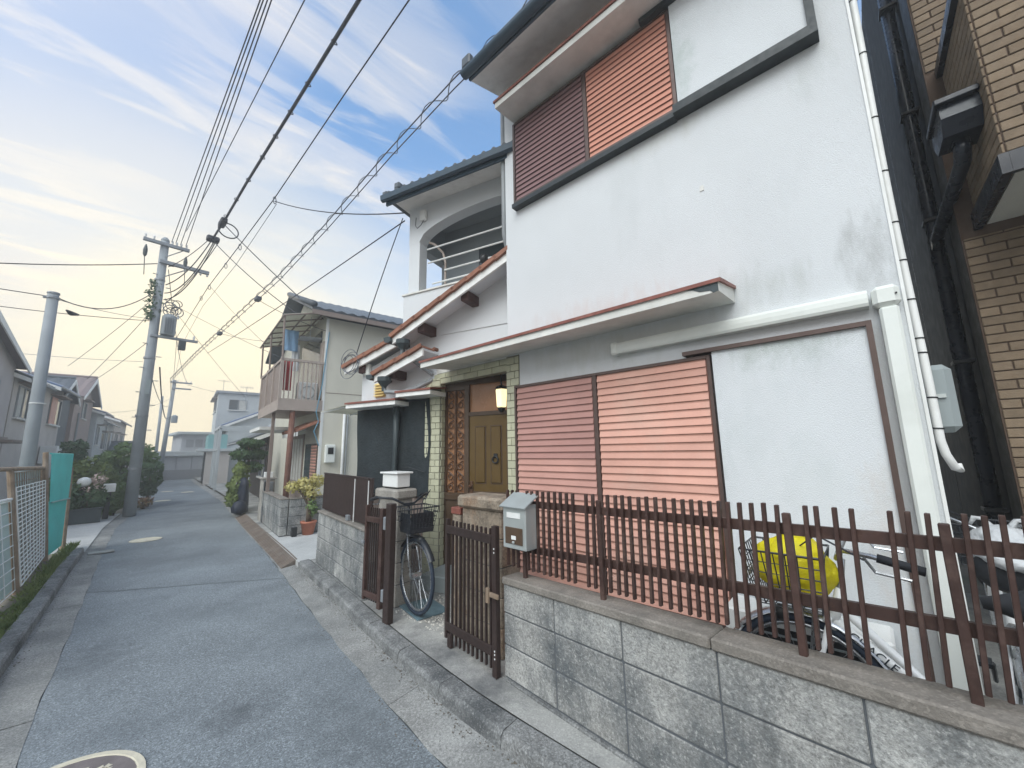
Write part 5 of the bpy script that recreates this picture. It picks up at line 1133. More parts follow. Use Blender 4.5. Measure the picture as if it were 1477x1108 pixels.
# left side lines
drop('dark line from the main pole level to the left edge', (0.95, 14.5, 7.0), (-3.5, 14.5, 5.6), 0.12, 0.014)
drop('drooping line between the plain pole and the main pole', (-0.60, 11.5, 4.66), (0.95, 14.4, 6.1), 0.35, 0.011)
drop('line from the plain pole top to the left edge', (-0.72, 11.5, 4.66), (-4, 13.4, 5.2), 0.05, 0.009)
drop('lower line from the main pole to the left edge', (0.98, 14.5, 5.29), (-3.5, 14.5, 5.0), 0.1, 0.009)
drop('fine companion line under the plain pole top', (-0.57, 11.5, 4.62), (0.98, 14.5, 5.35), 0.05, 0.006, M_WIREG)
solo('splice_case', MB().tube([(-0.46, 11.75, 4.50), (-0.40, 11.9, 4.49), (-0.30, 12.05, 4.52)], [0.02, 0.05, 0.02], 8), M_WIRE, 'small dark splice case on the line right of the plain pole', 'splice', smooth=True)
drop('line from the pole vine down to the house aerial', (0.95, 14.5, 5.9), (-0.53, 20, 4.64), 0.05, 0.008, M_WIREG)
drop('line from the pole down to the blue roof house', (0.98, 14.5, 5.6), (-0.05, 20, 4.24), 0.05, 0.008, M_WIREG)
drop('lowest line from the pole down to the brown gable house', (1.0, 14.5, 4.7), (0.05, 21, 4.25), 0.05, 0.008, M_WIREG)
drop('long faint line behind the left houses to the pole', (-4, 24, 5.6), (1.3, 20, 5.08), 0.1, 0.008, M_WIREG)
drop('faint line from the main pole to the double-crossarm pole, left', (1.0, 14.5, 4.3), (3.5, 32, 4.6), 0.5, 0.012, M_WIREG)
drop('faint line from the main pole to the double-crossarm pole, right', (1.2, 14.5, 6.9), (4.3, 31.9, 6.1), 0.6, 0.010, M_WIREG)
drop('sagging cable from transformer height to the distant pole', (1.3, 14.5, 4.0), (3.6, 32, 3.9), 0.6, 0.018, M_WIREG)
drop('faint line from the distant pole to the left houses', (3.5, 32, 5.0), (1.0, 30, 3.9), 0.2, 0.008, M_WIREG)
drop('faint line across the street end from the distant pole', (4.3, 31.9, 6.0), (9, 34, 5.9), 0.2, 0.010, M_WIREG)

# ------------------------------------------------------------------ manhole covers
def manhole(label, x, y, r, fancy=False):
    t = thing('manhole_cover', label, 'manhole cover', (x, y, 0.004), 0, 'manhole covers along the street')
    part('rim', MB().lathe((0, 0, 0), [(r, 0.0), (r, 0.006), (r - 0.028, 0.007), (r - 0.030, 0.003)], 40), M_MANH, t, local=True)
    part('plate', MB().lathe((0, 0, 0), [(r - 0.032, 0.0), (r - 0.034, 0.0035)], 36), M_MANHD if fancy else M_MANH, t, local=True)
    if fancy:
        q = random.Random(2)
        for k in range(26):
            a = q.uniform(0, 6.28); d = q.uniform(0, r - 0.09); cx, cy = d * math.cos(a), d * math.sin(a); s_ = q.uniform(0.02, 0.045)
            mb = MB()
            for p in range(5):
                an = p * 1.257 + a; c2 = (cx + math.cos(an) * s_ * .6, cy + math.sin(an) * s_ * .6)
                mb.add([(c2[0] + math.cos(an + w) * s_ * (.55 if i % 2 else .32), c2[1] + math.sin(an + w) * s_ * (.55 if i % 2 else .32), 0.006) for i, w in enumerate([j * math.pi / 4 for j in range(8)])], [tuple(range(8))])
            part('flower_relief', mb, M_MANH, t, local=True, kind='stuff')
    return t
manhole('large cream-rimmed manhole cover with floral relief at the bottom edge', 0.10, 2.94, 0.315, True)
manhole('plain cream manhole cover in mid street before the left driveway', 1.05, 10.22, 0.23)
manhole('pale manhole cover beside the round topiary bush', 2.2, 18.4, 0.22)
manhole('left one of the two small distant manhole covers', 2.85, 22.9, 0.22)
manhole('right one of the two small distant manhole covers', 3.35, 21.7, 0.22)
# brown kerb ramp in front of the neighbour's drive
rp_ = thing('kerb_ramp', 'brown ribbed kerb ramp lying in the right gutter', 'ramp', (2.4, 8.6, 0.01))
y = 6.12
while y < 11.8:
    a, b = y, y + 0.56; mb = MB()
    xa, xb = interp(EDGE_R, a) + 0.015, interp(EDGE_R, b) + 0.015; w = 0.20
    vs = []
    nr = 7
    for yy, xx in ((a, xa), (b, xb)):
        vs.append((xx, yy, 0.008))
        for i in range(nr * 2):
            tt = (i + 1) / (nr * 2); vs.append((xx + w * tt, yy, 0.012 + 0.078 * tt + (0.005 if i % 2 else 0.0)))
        vs.append((xx + w, yy, 0.008))
    k = nr * 2 + 2
    mb.add(vs, [(i, i + 1, k + i + 1, k + i) for i in range(k - 1)] + [tuple(range(k)), tuple(range(2 * k - 1, k - 1, -1))])
    part('ramp_segment', mb, mat('brown_ramp', (0.16, 0.125, 0.10), 0.85, 0.2, 8, 0.4, 60, rnd=0.15, dirt=(0.25, 0.24, 0.22), dirt_amt=0.5, dirt_scale=5), rp_)
    y += 0.57

# ------------------------------------------------------------------ windows and simple houses
def window(parent, fr, x, z, w, h, side, m=None, sill=True, shut=None, axis='front'):
    """window on the face y=0 of frame fr (side=+1 faces +y) or, with axis='end', on the face x=const facing -x (x is then y)"""
    o = 0.03
    def B(a0, a1, d0, d1, z0, z1):
        mb = MB(fr)
        if axis == 'front': mb.box(a0, a1, min(side * d0, side * d1), max(side * d0, side * d1), z0, z1)
        else: mb.box(axis - d1, axis - d0, a0, a1, z0, z1)
        return mb
    f = MB(fr)
    def add(a0, a1, d0, d1, z0, z1):
        q = B(a0, a1, d0, d1, z0, z1); f.v += []; n = len(f.v); f.v += q.v; f.f += [tuple(i + n for i in ff) for ff in q.f]
    for a0, a1, z0, z1 in ((x, x + o, z, z + h), (x + w - o, x + w, z, z + h), (x + o, x + w - o, z, z + o), (x + o, x + w - o, z + h - o, z + h), (x + w / 2 - o / 2, x + w / 2 + o / 2, z + o, z + h - o)): add(a0, a1, 0.0, 0.04, z0, z1)
    wo = part('window', f, m or M_STEEL, parent)
    part('pane', B(x + o, x + w - o, 0.004, 0.012, z + o, z + h - o), M_GLASS, wo)
    part('curtain', B(x + o, x + w * 0.45, 0.0125, 0.016, z + o, z + h - o), M_CURT, wo)
    if shut: part('shutter_leaf', B(x - 0.02, x + w * 0.5, 0.041, 0.06, z - 0.02, z + h + 0.02), shut, wo)
    if sill: part('sill', B(x - 0.05, x + w + 0.05, 0.0, 0.09, z - 0.05, z), M_LEDGE, wo)
    return wo
def roof_tiles_mesh(fr, pts_low, pts_high, thick, n, m):
    """ribbed slope between a low edge (a,b) and a high edge (c,d)"""
    mb = MB(fr); a, b = Vector(pts_low[0]), Vector(pts_low[1]); c, d = Vector(pts_high[0]), Vector(pts_high[1])
    nn = (b - a).cross(c - a).normalized()
    if nn.z < 0: nn = -nn
    vs = []
    for i in range(2 * n + 1):
        t = i / (2 * n); u = nn * (thick + (0.035 if i % 2 else 0.0))
        vs += [a.lerp(b, t) + u, c.lerp(d, t) + u, a.lerp(b, t), c.lerp(d, t)]
    k = 2 * n
    fs = []
    for i in range(k):
        p = 4 * i; fs += [(p, p + 1, p + 5, p + 4), (p + 2, p + 6, p + 7, p + 3), (p, p + 4, p + 6, p + 2), (p + 1, p + 3, p + 7, p + 5)]
    fs += [(0, 2, 3, 1), (4 * k, 4 * k + 1, 4 * k + 3, 4 * k + 2)]
    mb.add([tuple(v) for v in vs], fs); return mb
def simple_house(label, fr, x0, x1, depth, h, wallm, roofm, side, ridge='along', rise=0.7, over=0.3, wins=(), cat='house', setback=0.0, winsh=None, foot=0.0, endwins=()):
    """front face at y=setback facing side (+1: +y). ridge 'along' the street, 'across' (gable to the street) or 'flat'"""
    yb = -side * depth; y0 = -side * setback
    t = thing('house', label, cat, fr @ Vector(((x0 + x1) / 2, (y0 + yb) / 2, 0.0)), fr.to_euler().z)
    F = fr @ Matrix.Translation((0, y0, 0))
    part('wall', MB(F).box(x0, x1, min(0, yb), max(0, yb), foot, h), wallm, t)
    so = side * over
    if ridge == 'along':
        ym = yb / 2
        part('gable_wall', MB(F).prism([(0, h), (yb, h), (ym, h + rise)], x0, x0 + 0.1, 0), wallm, t); part('gable_wall', MB(F).prism([(0, h), (yb, h), (ym, h + rise)], x1 - 0.1, x1, 0), wallm, t)
        dz = rise * over / (depth / 2); n = max(4, int((x1 - x0) / 0.3))
        r = part('roof', roof_tiles_mesh(F, ((x0 - .2, so, h - dz), (x1 + .2, so, h - dz)), ((x0 - .2, ym, h + rise), (x1 + .2, ym, h + rise)), 0.05, n, roofm), roofm, t)
        part('roof', roof_tiles_mesh(F, ((x0 - .2, yb - so, h - dz), (x1 + .2, yb - so, h - dz)), ((x0 - .2, ym, h + rise), (x1 + .2, ym, h + rise)), 0.05, n, roofm), roofm, t)
        part('ridge', MB(F).tube([(x0 - .25, ym, h + rise + .08), (x1 + .25, ym, h + rise + .08)], 0.07, 8), roofm, r)
        part('gutter', MB(F).tube([(x0 - .2, so * 1.05, h - dz), (x1 + .2, so * 1.05, h - dz)], 0.04, 6), M_PIPEG, r)
        part('barge_board', MB(F).add([(x0 - .2, so, h - dz - 0.12), (x0 - .2, so, h - dz), (x0 - .2, ym, h + rise), (x0 - .2, ym, h + rise - .14), (x0 - .17, so, h - dz - 0.12), (x0 - .17, so, h - dz), (x0 - .17, ym, h + rise), (x0 - .17, ym, h + rise - .14)], [(0, 1, 2, 3), (7, 6, 5, 4), (0, 3, 7, 4), (0, 4, 5, 1)]), M_BARGE, r)
    elif ridge == 'across':
        xm = (x0 + x1) / 2; ya, yz = so, yb - so
        part('gable_wall', MB(F).prism([(x0, h), (x1, h), (xm, h + rise)], min(0, -side * 0.1), max(0, -side * 0.1), 1), wallm, t)
        dz = rise * over / ((x1 - x0) / 2); n = max(4, int(depth / 0.3))
        r = part('roof', roof_tiles_mesh(F, ((x0 - over, ya, h - dz), (x0 - over, yz, h - dz)), ((xm, ya, h + rise), (xm, yz, h + rise)), 0.05, n, roofm), roofm, t)
        part('roof', roof_tiles_mesh(F, ((x1 + over, ya, h - dz), (x1 + over, yz, h - dz)), ((xm, ya, h + rise), (xm, yz, h + rise)), 0.05, n, roofm), roofm, t)
        for xa, za, xb, zb in ((x0 - over, h - dz, xm, h + rise), (x1 + over, h - dz, xm, h + rise)):
            part('barge_board', MB(F).prism([(xa, za + 0.02), (xb, zb + 0.02), (xb, zb - 0.16), (xa, za - 0.12)], min(ya, ya + side * 0.03), max(ya, ya + side * 0.03), 1), M_BARGE, r)
        part('ridge', MB(F).tube([(xm, ya, h + rise + .08), (xm, yz, h + rise + .08)], 0.07, 8), roofm, r)
    else:
        r = part('roof', MB(F).box(x0 - over, x1 + over, min(so, yb - so), max(so, yb - so), h, h + rise), roofm, t)
    for w in wins:
        window(t, F, *w[:4], side, shut=(w[4] if len(w) > 4 else None))
        part('window_hood', MB(F).box(w[0] - .1, w[0] + w[2] + .1, min(0, side * .28), max(0, side * .28), w[1] + w[3] + 0.06, w[1] + w[3] + 0.11), M_TAUPE, t)
    for (yy, z, w, hh) in endwins: window(t, F, yy, z, w, hh, side, axis=x0)
    return t
def downpipe(t, fr, x, y, z0, z1, m=M_PIPEG): part('downpipe', MB(fr).tube([(x, y, z0), (x, y, z1)], 0.03, 6), m, t)
def aerial(label, p, h=0.7):
    t = thing('aerial', label, 'aerial', p)
    mb = MB(); mb.tube([p, (p[0], p[1], p[2] + h)], 0.014, 5); part('mast', mb, M_STEEL, t)
    mb = MB(); mb.tube([(p[0] - .35, p[1], p[2] + h * .95), (p[0] + .35, p[1], p[2] + h * .95)], 0.010, 5)
    for k in range(6): mb.tube([(p[0] - .3 + k * .12, p[1] - .02, p[2] + h * .95 - .09), (p[0] - .3 + k * .12, p[1] + .02, p[2] + h * .95 + .09)], 0.007, 4)
    part('elements', mb, M_STEEL, t); return t

# ------------------------------------------------------------------ beige house next door
BF = frame(3.43, 8.6, 8)
bh = thing('beige_house', 'beige two-storey house with a taupe balcony and translucent balcony canopy', 'house', BF @ Vector((2.7, -2.5, 0)), BF.to_euler().z)
def bhp(name, fn, m, parent=None, **k):
    mb = MB(BF); fn(mb); return part(name, mb, m, parent or bh, **k)
bhp('wall', lambda b: b.box(0.0, 5.6, -5.5, 0.0, 0.0, 4.52), M_BEIGE)
bhp('cladding_joint', lambda b: b.box(-0.004, 0.0, -5.4, -0.06, 2.83, 2.845), M_TAUPE)
bhp('corner_strip', lambda b: b.box(-0.012, 0.03, -0.04, 0.012, 0.0, 4.5), M_WHITEP)
ro = part('roof', roof_tiles_mesh(BF, ((-0.3, 0.38, 4.55), (-0.3, -5.7, 4.55)), ((2.6, 0.38, 5.75), (2.6, -5.7, 5.75)), 0.05, 26, M_KAWARA), M_KAWARA, bh)
part('roof', roof_tiles_mesh(BF, ((5.9, 0.38, 4.5), (5.9, -5.7, 4.5)), ((2.6, 0.38, 5.75), (2.6, -5.7, 5.75)), 0.05, 18, M_KAWARA), M_KAWARA, bh)
bhp('eave_board', lambda b: b.box(-0.33, -0.29, -5.7, 0.38, 4.46, 4.56), M_TAUPE, ro)
bhp('verge_roll', lambda b: b.tube([(-0.34, 0.36, 4.66), (2.6, 0.36, 5.84)], 0.07, 8), M_KAWARA, ro, smooth=True)
bhp('gable_wall', lambda b: b.prism([(0, 4.5), (5.6, 4.5), (2.6, 5.62)], -0.1, 0.0, 1), M_BEIGE)
# balcony
bhp('balcony_floor', lambda b: b.box(0.0, 2.65, 0.0, 0.80, 2.45, 2.60), M_TAUPEL)
bhp('balcony_fascia', lambda b: (b.box(-0.02, 2.67, 0.80, 0.83, 2.42, 2.64), b.box(-0.02, 0.0, 0.0, 0.80, 2.42, 2.66)), M_TAUPEL)
for i in range(3): bhp('balcony_panel', lambda b: b.box(0.03 + i * 0.88, 0.88 + i * 0.88, 0.785, 0.80, 2.66, 3.45), M_TAUPE)
bhp('top_rail', lambda b: (b.box(-0.02, 2.67, 0.775, 0.825, 3.45, 3.50), b.box(-0.02, 0.03, 0.0, 0.775, 3.45, 3.50)), M_TAUPEL)
for i in range(9): bhp('baluster', lambda b: b.box(-0.008, 0.012, 0.06 + i * 0.083, 0.082 + i * 0.083, 2.66, 3.45), M_TAUPEL)
for x in (0.0, 0.86, 1.75, 2.63): bhp('balcony_post', lambda b: b.box(x - 0.02, x + 0.03, 0.78, 0.835, 2.6, 3.52), M_TAUPEL)
bhp('wood_post', lambda b: b.tube([(0.02, 0.56, 0.1), (0.05, 0.54, 2.45)], 0.055, 10), M_RUST, smooth=True)
bhp('steel_post', lambda b: b.box(1.0, 1.06, 0.70, 0.76, 0.1, 2.45), M_TAUPE)
cnp = bhp('balcony_canopy', lambda b: b.add([(-0.05, 0.86, 4.42), (3.2, 0.86, 4.42), (3.2, 0.0, 4.66), (-0.05, 0.0, 4.66), (-0.05, 0.86, 4.408), (3.2, 0.86, 4.408), (3.2, 0.0, 4.648), (-0.05, 0.0, 4.648)], [(0, 1, 2, 3), (7, 6, 5, 4), (0, 4, 5, 1), (0, 3, 7, 4)]), M_POLY)
for x in (-0.04, 0.5, 1.05, 1.6, 2.15, 2.7, 3.18): bhp('rafter', lambda b: b.tube([(x, 0.86, 4.395), (x, 0.0, 4.635)], 0.018, 6), M_TAUPE, cnp)
for y, z in ((0.85, 4.39), (0.45, 4.50), (0.1, 4.6)): bhp('purlin', lambda b: b.tube([(-0.05, y, z), (3.2, y, z)], 0.018, 6), M_TAUPE, cnp)
for x in (0.0, 1.6, 2.9): bhp('canopy_post', lambda b: b.tube([(x, 0.81, 3.5), (x, 0.83, 4.40)], 0.02, 6), M_TAUPE, cnp)
bhp('balcony_door', lambda b: b.box(0.35, 2.2, 0.0, 0.03, 2.62, 4.3), M_GLASS)
bhp('hinged_shutter', lambda b: b.box(0.08, 0.34, 0.0, 0.03, 2.7, 4.0), M_TAUPEL)
# ground floor front
pr_ = part('pent_roof', roof_tiles_mesh(BF, ((0.02, 0.45, 1.98), (1.5, 0.45, 1.98)), ((0.02, 0.0, 2.2), (1.5, 0.0, 2.2)), 0.03, 9, M_TERRA), M_TERRA, bh)
bhp('pent_fascia', lambda b: b.box(0.02, 1.5, 0.42, 0.45, 1.90, 1.985), M_BARGE, pr_)
bhp('entrance_hood', lambda b: b.box(1.2, 2.9, 0.0, 0.95, 2.08, 2.15), M_LEDGE)
lo = bhp('louvred_shutter', lambda b: b.box(0.10, 0.58, 0.0, 0.02, 0.55, 1.75), M_FRAMEB)
for i in range(18): bhp('shutter_slat', lambda b: b.box(0.12, 0.56, 0.02, 0.03, 0.58 + i * 0.064, 0.62 + i * 0.064), M_SALMON, lo)
bhp('front_window', lambda b: b.box(0.62, 1.15, 0.0, 0.02, 0.5, 1.75), M_GLASS); bhp('front_door', lambda b: b.box(1.35, 2.6, 0.0, 0.03, 0.1, 2.0), M_TAUPE)
for i in range(4): bhp('door_pane', lambda b: b.box(1.40 + i * 0.3, 1.62 + i * 0.3, 0.03, 0.035, 0.9, 1.9), M_CURT)
mt = bhp('electric_meter', lambda b: b.cbox(-0.10, 0.0, -0.30, -0.10, 1.34, 1.72, 0.015), M_DUCT)
bhp('meter_window', lambda b: b.box(-0.108, -0.10, -0.26, -0.15, 1.52, 1.66), M_DARKM, mt)
bhp('wall_pipe', lambda b: b.tube([(-0.05, -0.46, 0.1), (-0.05, -0.46, 2.4)], 0.03, 8), M_WHITEP, smooth=True); bhp('wall_pipe', lambda b: b.tube([(-0.05, -0.53, 0.1), (-0.05, -0.53, 2.42)], 0.018, 8), M_PIPEG, smooth=True)
bhp('wall_cable', lambda b: b.tube([(-0.02, -0.05, 4.2), (-0.03, 0.03, 3.0), (-0.06, 0.12, 2.4), (-0.04, 0.06, 2.2), (-0.05, 0.14, 2.0), (-0.03, 0.02, 1.7)], 0.010, 5), mat('blue_cable', (0.12, 0.30, 0.42), 0.6, 0.1, 8, 0.0))
# washing and clutter on the balcony
def cloth_sheet(label, fr, x, y0, y1, z0, z1, m):
    mb = MB(fr); n = 8; vs = []
    for j in range(6):
        for i in range(n + 1): vs.append((x + 0.02 * math.sin(i * 1.7 + j * .5), lerp(y0, y1, i / n), lerp(z1, z0, j / 5)))
    fs = [(j * (n + 1) + i, j * (n + 1) + i + 1, (j + 1) * (n + 1) + i + 1, (j + 1) * (n + 1) + i) for j in range(5) for i in range(n)]
    k = len(vs); mb.add(vs + [(a + .008, b, c) for a, b, c in vs], fs + [tuple(k + i for i in reversed(f)) for f in fs])
    return solo('hanging_cloth', mb, m, label, 'cloth', smooth=True)
cloth_sheet('red cloth hanging behind the taupe balcony bars', BF, 0.18, 0.58, 0.74, 2.85, 3.48, mat('red_cloth', (0.45, 0.06, 0.06), 0.9, 0.15, 8, 0.2))
cloth_sheet('blue washing hanging under the balcony canopy', BF, 0.5, 0.45, 0.75, 3.78, 4.25, mat('blue_cloth', (0.20, 0.33, 0.48), 0.9, 0.15, 8, 0.2))
cloth_sheet('white washing hanging inside the taupe balcony', BF, 0.55, 0.40, 0.55, 3.35, 3.95, mat('white_cloth', (0.6, 0.62, 0.62), 0.9, 0.1, 8, 0.2))
ac2 = thing('air_conditioner', 'white air-conditioner unit on the taupe balcony floor', 'air conditioner', BF @ Vector((0.3, 0.3, 2.6)), BF.to_euler().z)
part('casing', MB(BF).cbox(0.10, 0.36, 0.08, 0.46, 2.605, 3.05, 0.02), M_WHITEP, ac2); part('fan_grille', MB(BF).lathe((0, 0, 0), [(0.01, 0), (0.02, 0.01)], 8) if False else MB(BF).ring((0.095, 0.27, 2.83), (0, 1, 0), (0, 0, 1), 0.13, 0.008, 20, 5), M_GREYBOX, ac2)
hg = thing('drying_rack', 'grey wire drying rack hung under the balcony canopy', 'rack', BF @ Vector((0.2, 0.25, 4.0)), BF.to_euler().z)
rk = MB(BF)
for i in range(6): rk.tube([(0.05 + i * 0.07, 0.05, 4.05), (0.05 + i * 0.07, 0.5, 4.02)], 0.008, 4)
part('bars', rk, M_STEEL, hg); part('hook', MB(BF).tube([(0.22, 0.28, 4.03), (0.22, 0.28, 4.55)], 0.006, 4), M_STEEL, hg)
# neighbour's wall, pier, mailbox post
block_wall('block_wall', 'mossy grey block wall in front of the beige house', frame(2.57, 7.95, 8), 0.0, 2.2, [0.10, 0.26, 0.42, 0.58, 0.72], 0.40, 0.12, M_BLOCK, 0.025, bond=0.5)
RF = frame(2.575, 8.07, 8) @ Matrix.Rotation(R(-90), 4, 'Z')
RF = Matrix.Translation((2.58, 7.94, 0)) @ Matrix.Rotation(R(-8), 4, 'Z') @ Matrix.Rotation(R(180), 4, 'Z')
block_wall('block_wall', 'short return of grey blocks beside the potted yellow shrub', RF, -0.75, -0.12, [0.10, 0.26, 0.42, 0.58, 0.72], 0.40, 0.11, M_BLOCK, 0.025, bond=0.5)
NP = frame(2.86, 10.1, 8)
np_ = thing('gate_pier', 'grey pier with a metal letterbox beyond the mossy block wall', 'pier', NP @ Vector((0.2, -0.1, 0.09)), NP.to_euler().z)
part('block', MB(NP).cbox(0.0, 0.36, -0.24, 0.0, 0.09, 0.98, 0.008), M_BLOCKB, np_); part('letterbox', MB(NP).cbox(-0.06, 0.0, -0.20, -0.02, 0.62, 0.93, 0.008), M_STEEL, np_); part('cap', MB(NP).cbox(-0.03, 0.39, -0.27, 0.03, 0.982, 1.02, 0.006), M_BLOCKB, np_)
part('pier_lamp', MB(NP).cbox(0.06, 0.24, -0.20, -0.04, 1.022, 1.14, 0.006), M_WHITEP, np_)
po = thing('bollard_post', 'thin dark square post beside the letterbox pier', 'post', (2.84, 9.85, 0.09)); part('shaft', MB(frame(2.84, 9.9, 8)).cbox(0.0, 0.06, -0.06, 0.0, 0.09, 0.95, 0.004), M_DARKM, po); part('cap', MB(frame(2.84, 9.9, 8)).cbox(-0.01, 0.07, -0.07, 0.01, 0.951, 0.97, 0.003), M_STEEL, po)

# ------------------------------------------------------------------ plants
def plant(name, label, cat, masses, m, n, size, trunk=None, seed=1, group=None, loc=None, shell=0.5):
    rnd = random.Random(seed)
    c0 = loc or (masses[0][0][0], masses[0][0][1], 0.05)
    t = thing(name, label, cat, c0, 0, group)
    mb = MB(); tot = sum(r[0] * r[1] + r[1] * r[2] + r[0] * r[2] for _, r in masses)
    for c, r in masses: leafmass(mb, c, r, max(20, int(n * (r[0] * r[1] + r[1] * r[2] + r[0] * r[2]) / tot)), size, rnd, shell)
    part('crown', mb, m, t, recalc=False)
    tb = MB(); tk_ = trunk or [(c0[0], c0[1], c0[2]), masses[0][0]]
    tb.tube(tk_, [0.05 * (1 - 0.6 * i / (len(tk_) - 1)) for i in range(len(tk_))], 7)
    for c, r in masses[1:]: tb.tube([tk_[-1] if len(tk_) < 3 else tk_[1], tuple(lerp(tk_[-1][i], c[i], .6) for i in range(3)), c], [0.025, 0.018, 0.008], 6)
    part('trunk', tb, M_BARK, t, smooth=True)
    return t
sh = plant('potted_shrub', 'yellow-leaved shrub in a terracotta pot beside the grey block return', 'shrub',
           [((2.98, 7.95, 0.95), (0.22, 0.14, 0.14)), ((2.76, 8.0, 0.93), (0.16, 0.14, 0.10)), ((3.18, 7.95, 1.02), (0.16, 0.14, 0.13)), ((3.05, 7.85, 0.80), (0.14, 0.1, 0.12))], M_LEAFY, 900, 0.035, trunk=[(3.0, 7.78, 0.28), (3.0, 7.82, 0.6), (3.0, 7.92, 0.85)], seed=21, loc=(3.0, 7.78, 0.09))
part('lower_leaves', (lambda mb: (leafmass(mb, (3.05, 7.8, 0.55), (0.12, 0.1, 0.16), 220, 0.03, random.Random(5), 0.2), mb)[1])(MB()), M_LEAF, sh, recalc=False)
part('pot', MB().lathe((3.0, 7.78, 0.09), [(0.09, 0.0), (0.125, 0.2), (0.135, 0.2), (0.135, 0.235), (0.115, 0.235), (0.11, 0.21)], 16), M_POT, sh, smooth=True)
fl = MB(); rnd = random.Random(8)
solo('flower_stand', MB().cbox(2.72, 2.80, 7.74, 7.82, 0.09, 0.25, 0.006), M_DARKM, 'small dark box beside the terracotta pot', 'box')
plant('garden_bush', 'yellow-green bush spilling over the kerb before the dark eaves', 'bush', [((2.92, 12.4, 0.70), (0.26, 0.3, 0.32)), ((3.02, 12.6, 1.1), (0.2, 0.25, 0.28)), ((2.82, 12.2, 0.42), (0.2, 0.2, 0.2))], M_LEAFL, 1500, 0.05, seed=31)
plant('pine_tree', 'dark cloud-pruned pine under the grey eaves', 'tree', [((3.25, 12.9, 1.85), (0.34, 0.3, 0.14)), ((3.05, 12.8, 1.55), (0.28, 0.3, 0.15)), ((3.4, 13.1, 1.55), (0.35, 0.3, 0.16)), ((3.3, 12.9, 1.2), (0.3, 0.3, 0.16))], M_LEAFD, 2200, 0.05, seed=32)
cv = MB(frame(3.02, 12.2, 8))
vs = []; nu, nv = 16, 9
for j in range(nv + 1):
    for i in range(nu):
        a = 2 * math.pi * i / nu; t_ = j / nv; k = (1.0 - 0.25 * t_) * (1 + 0.08 * math.sin(3 * a + t_ * 4)); 
        if j == nv: k *= 0.3
        vs.append((0.32 * k * math.cos(a), 0.14 * k * math.sin(a), 0.09 + 0.86 * t_))
cv.add(vs, [(j * nu + i, j * nu + (i + 1) % nu, (j + 1) * nu + (i + 1) % nu, (j + 1) * nu + i) for j in range(nv) for i in range(nu)] + [tuple(nv * nu + i for i in range(nu))])
solo('covered_bin', cv, mat('navy_cover', (0.012, 0.018, 0.035), 0.5, 0.2, 8, 0.5, 20, bdist=0.02), 'dark navy covered bundle standing by the kerb before the bush', 'cover', smooth=True)
solo('rubbish_sack', MB().lathe((2.86, 11.75, 0.09), [(0.05, 0), (0.16, 0.05), (0.18, 0.16), (0.12, 0.28), (0.03, 0.33)], 12), MATS['navy_cover'], 'small dark rubbish sack at the foot of the navy cover', 'sack', smooth=True)

# ------------------------------------------------------------------ houses further along the right side
dh = simple_house('old dark timber house with low tiled eaves beyond the beige house', frame(4.15, 14.3, 8), 0.2, 4.2, 4.0, 2.25, mat('dark_timber', (0.06, 0.048, 0.04), 0.7, 0.2, 5, 0.3), M_KAWARA, 1, 'along', 0.9, 0.75, wins=((0.6, 0.8, 1.0, 1.0),))
part('porch_light', MB().lathe((3.72, 14.7, 1.72), [(0.03, 0), (0.05, 0.03), (0.05, 0.08), (0.02, 0.11)], 8), mat('warm_bulb', (0.9, 0.5, 0.2), 0.4, 0.02, 5, 0, emit=(1.0, 0.45, 0.15), estr=3.0), dh, smooth=True)
M_PALE = mat('pale_render', (0.50, 0.53, 0.53), 0.85, 0.06, 2, 0.2, 60, dirt=(0.4, 0.42, 0.41), dirt_amt=0.4, streak=3)
M_GREYR = mat('grey_sheet_roof', (0.30, 0.32, 0.34), 0.6, 0.08, 2, 0.1, 40)
simple_house('grey steep-roofed house wedged behind the beige balcony', frame(4.9, 17.2, 8), 0.0, 3.4, 4.0, 2.2, M_PALE, M_GREYR, 1, 'along', 2.2, 0.2)
wh = simple_house('white house with a teal balcony panel behind the carport', frame(5.35, 25.5, 8), 0.0, 5.0, 5.0, 3.2, M_PALE, M_BLUETILE, 1, 'along', 1.2, 0.3, wins=((0.8, 2.3, 1.4, 0.7), (3.0, 2.2, 1.2, 0.9)), endwins=((-2.6, 2.2, 1.0, 0.8),))
WF = frame(5.35, 25.5, 8)
part('balcony_panel', MB(WF).box(-0.2, 3.0, 0.75, 0.80, 1.75, 2.6), mat('teal_panel', (0.22, 0.42, 0.42), 0.6, 0.06, 3, 0.1), wh); part('balcony_panel', MB(WF).box(-0.24, -0.2, 0.0, 0.80, 1.75, 2.6), MATS['teal_panel'], wh); part('balcony_floor', MB(WF).box(-0.2, 3.0, 0.0, 0.75, 1.65, 1.75), M_STEEL, wh)
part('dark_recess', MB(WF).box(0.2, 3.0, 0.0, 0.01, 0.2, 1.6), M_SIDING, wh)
simple_house('tall pale three-storey house rising behind the blue tiled roof', frame(5.9, 31.5, 8), 0.0, 4.6, 5.5, 5.6, M_PALE, M_GREYR, 1, 'flat', 0.15, 0.15, wins=((1.2, 4.5, 1.3, 0.8), (3.0, 4.5, 0.9, 0.8)), endwins=((-1.6, 4.5, 1.0, 0.7),))
simple_house('grey carport-side house with dark shutter doors on the right kerb', frame(5.1, 27.0, 8) if False else frame(5.55, 30.9, 8), -1.5, -0.1, 3.0, 2.2, M_PALE, M_GREYR, 1, 'flat', 0.12, 0.2)
cp = thing('carport', 'pale steel carport frame beside the kerb on the far right', 'carport', (4.3, 21.5, 0.09))
CF = frame(4.02, 20.4, 8)
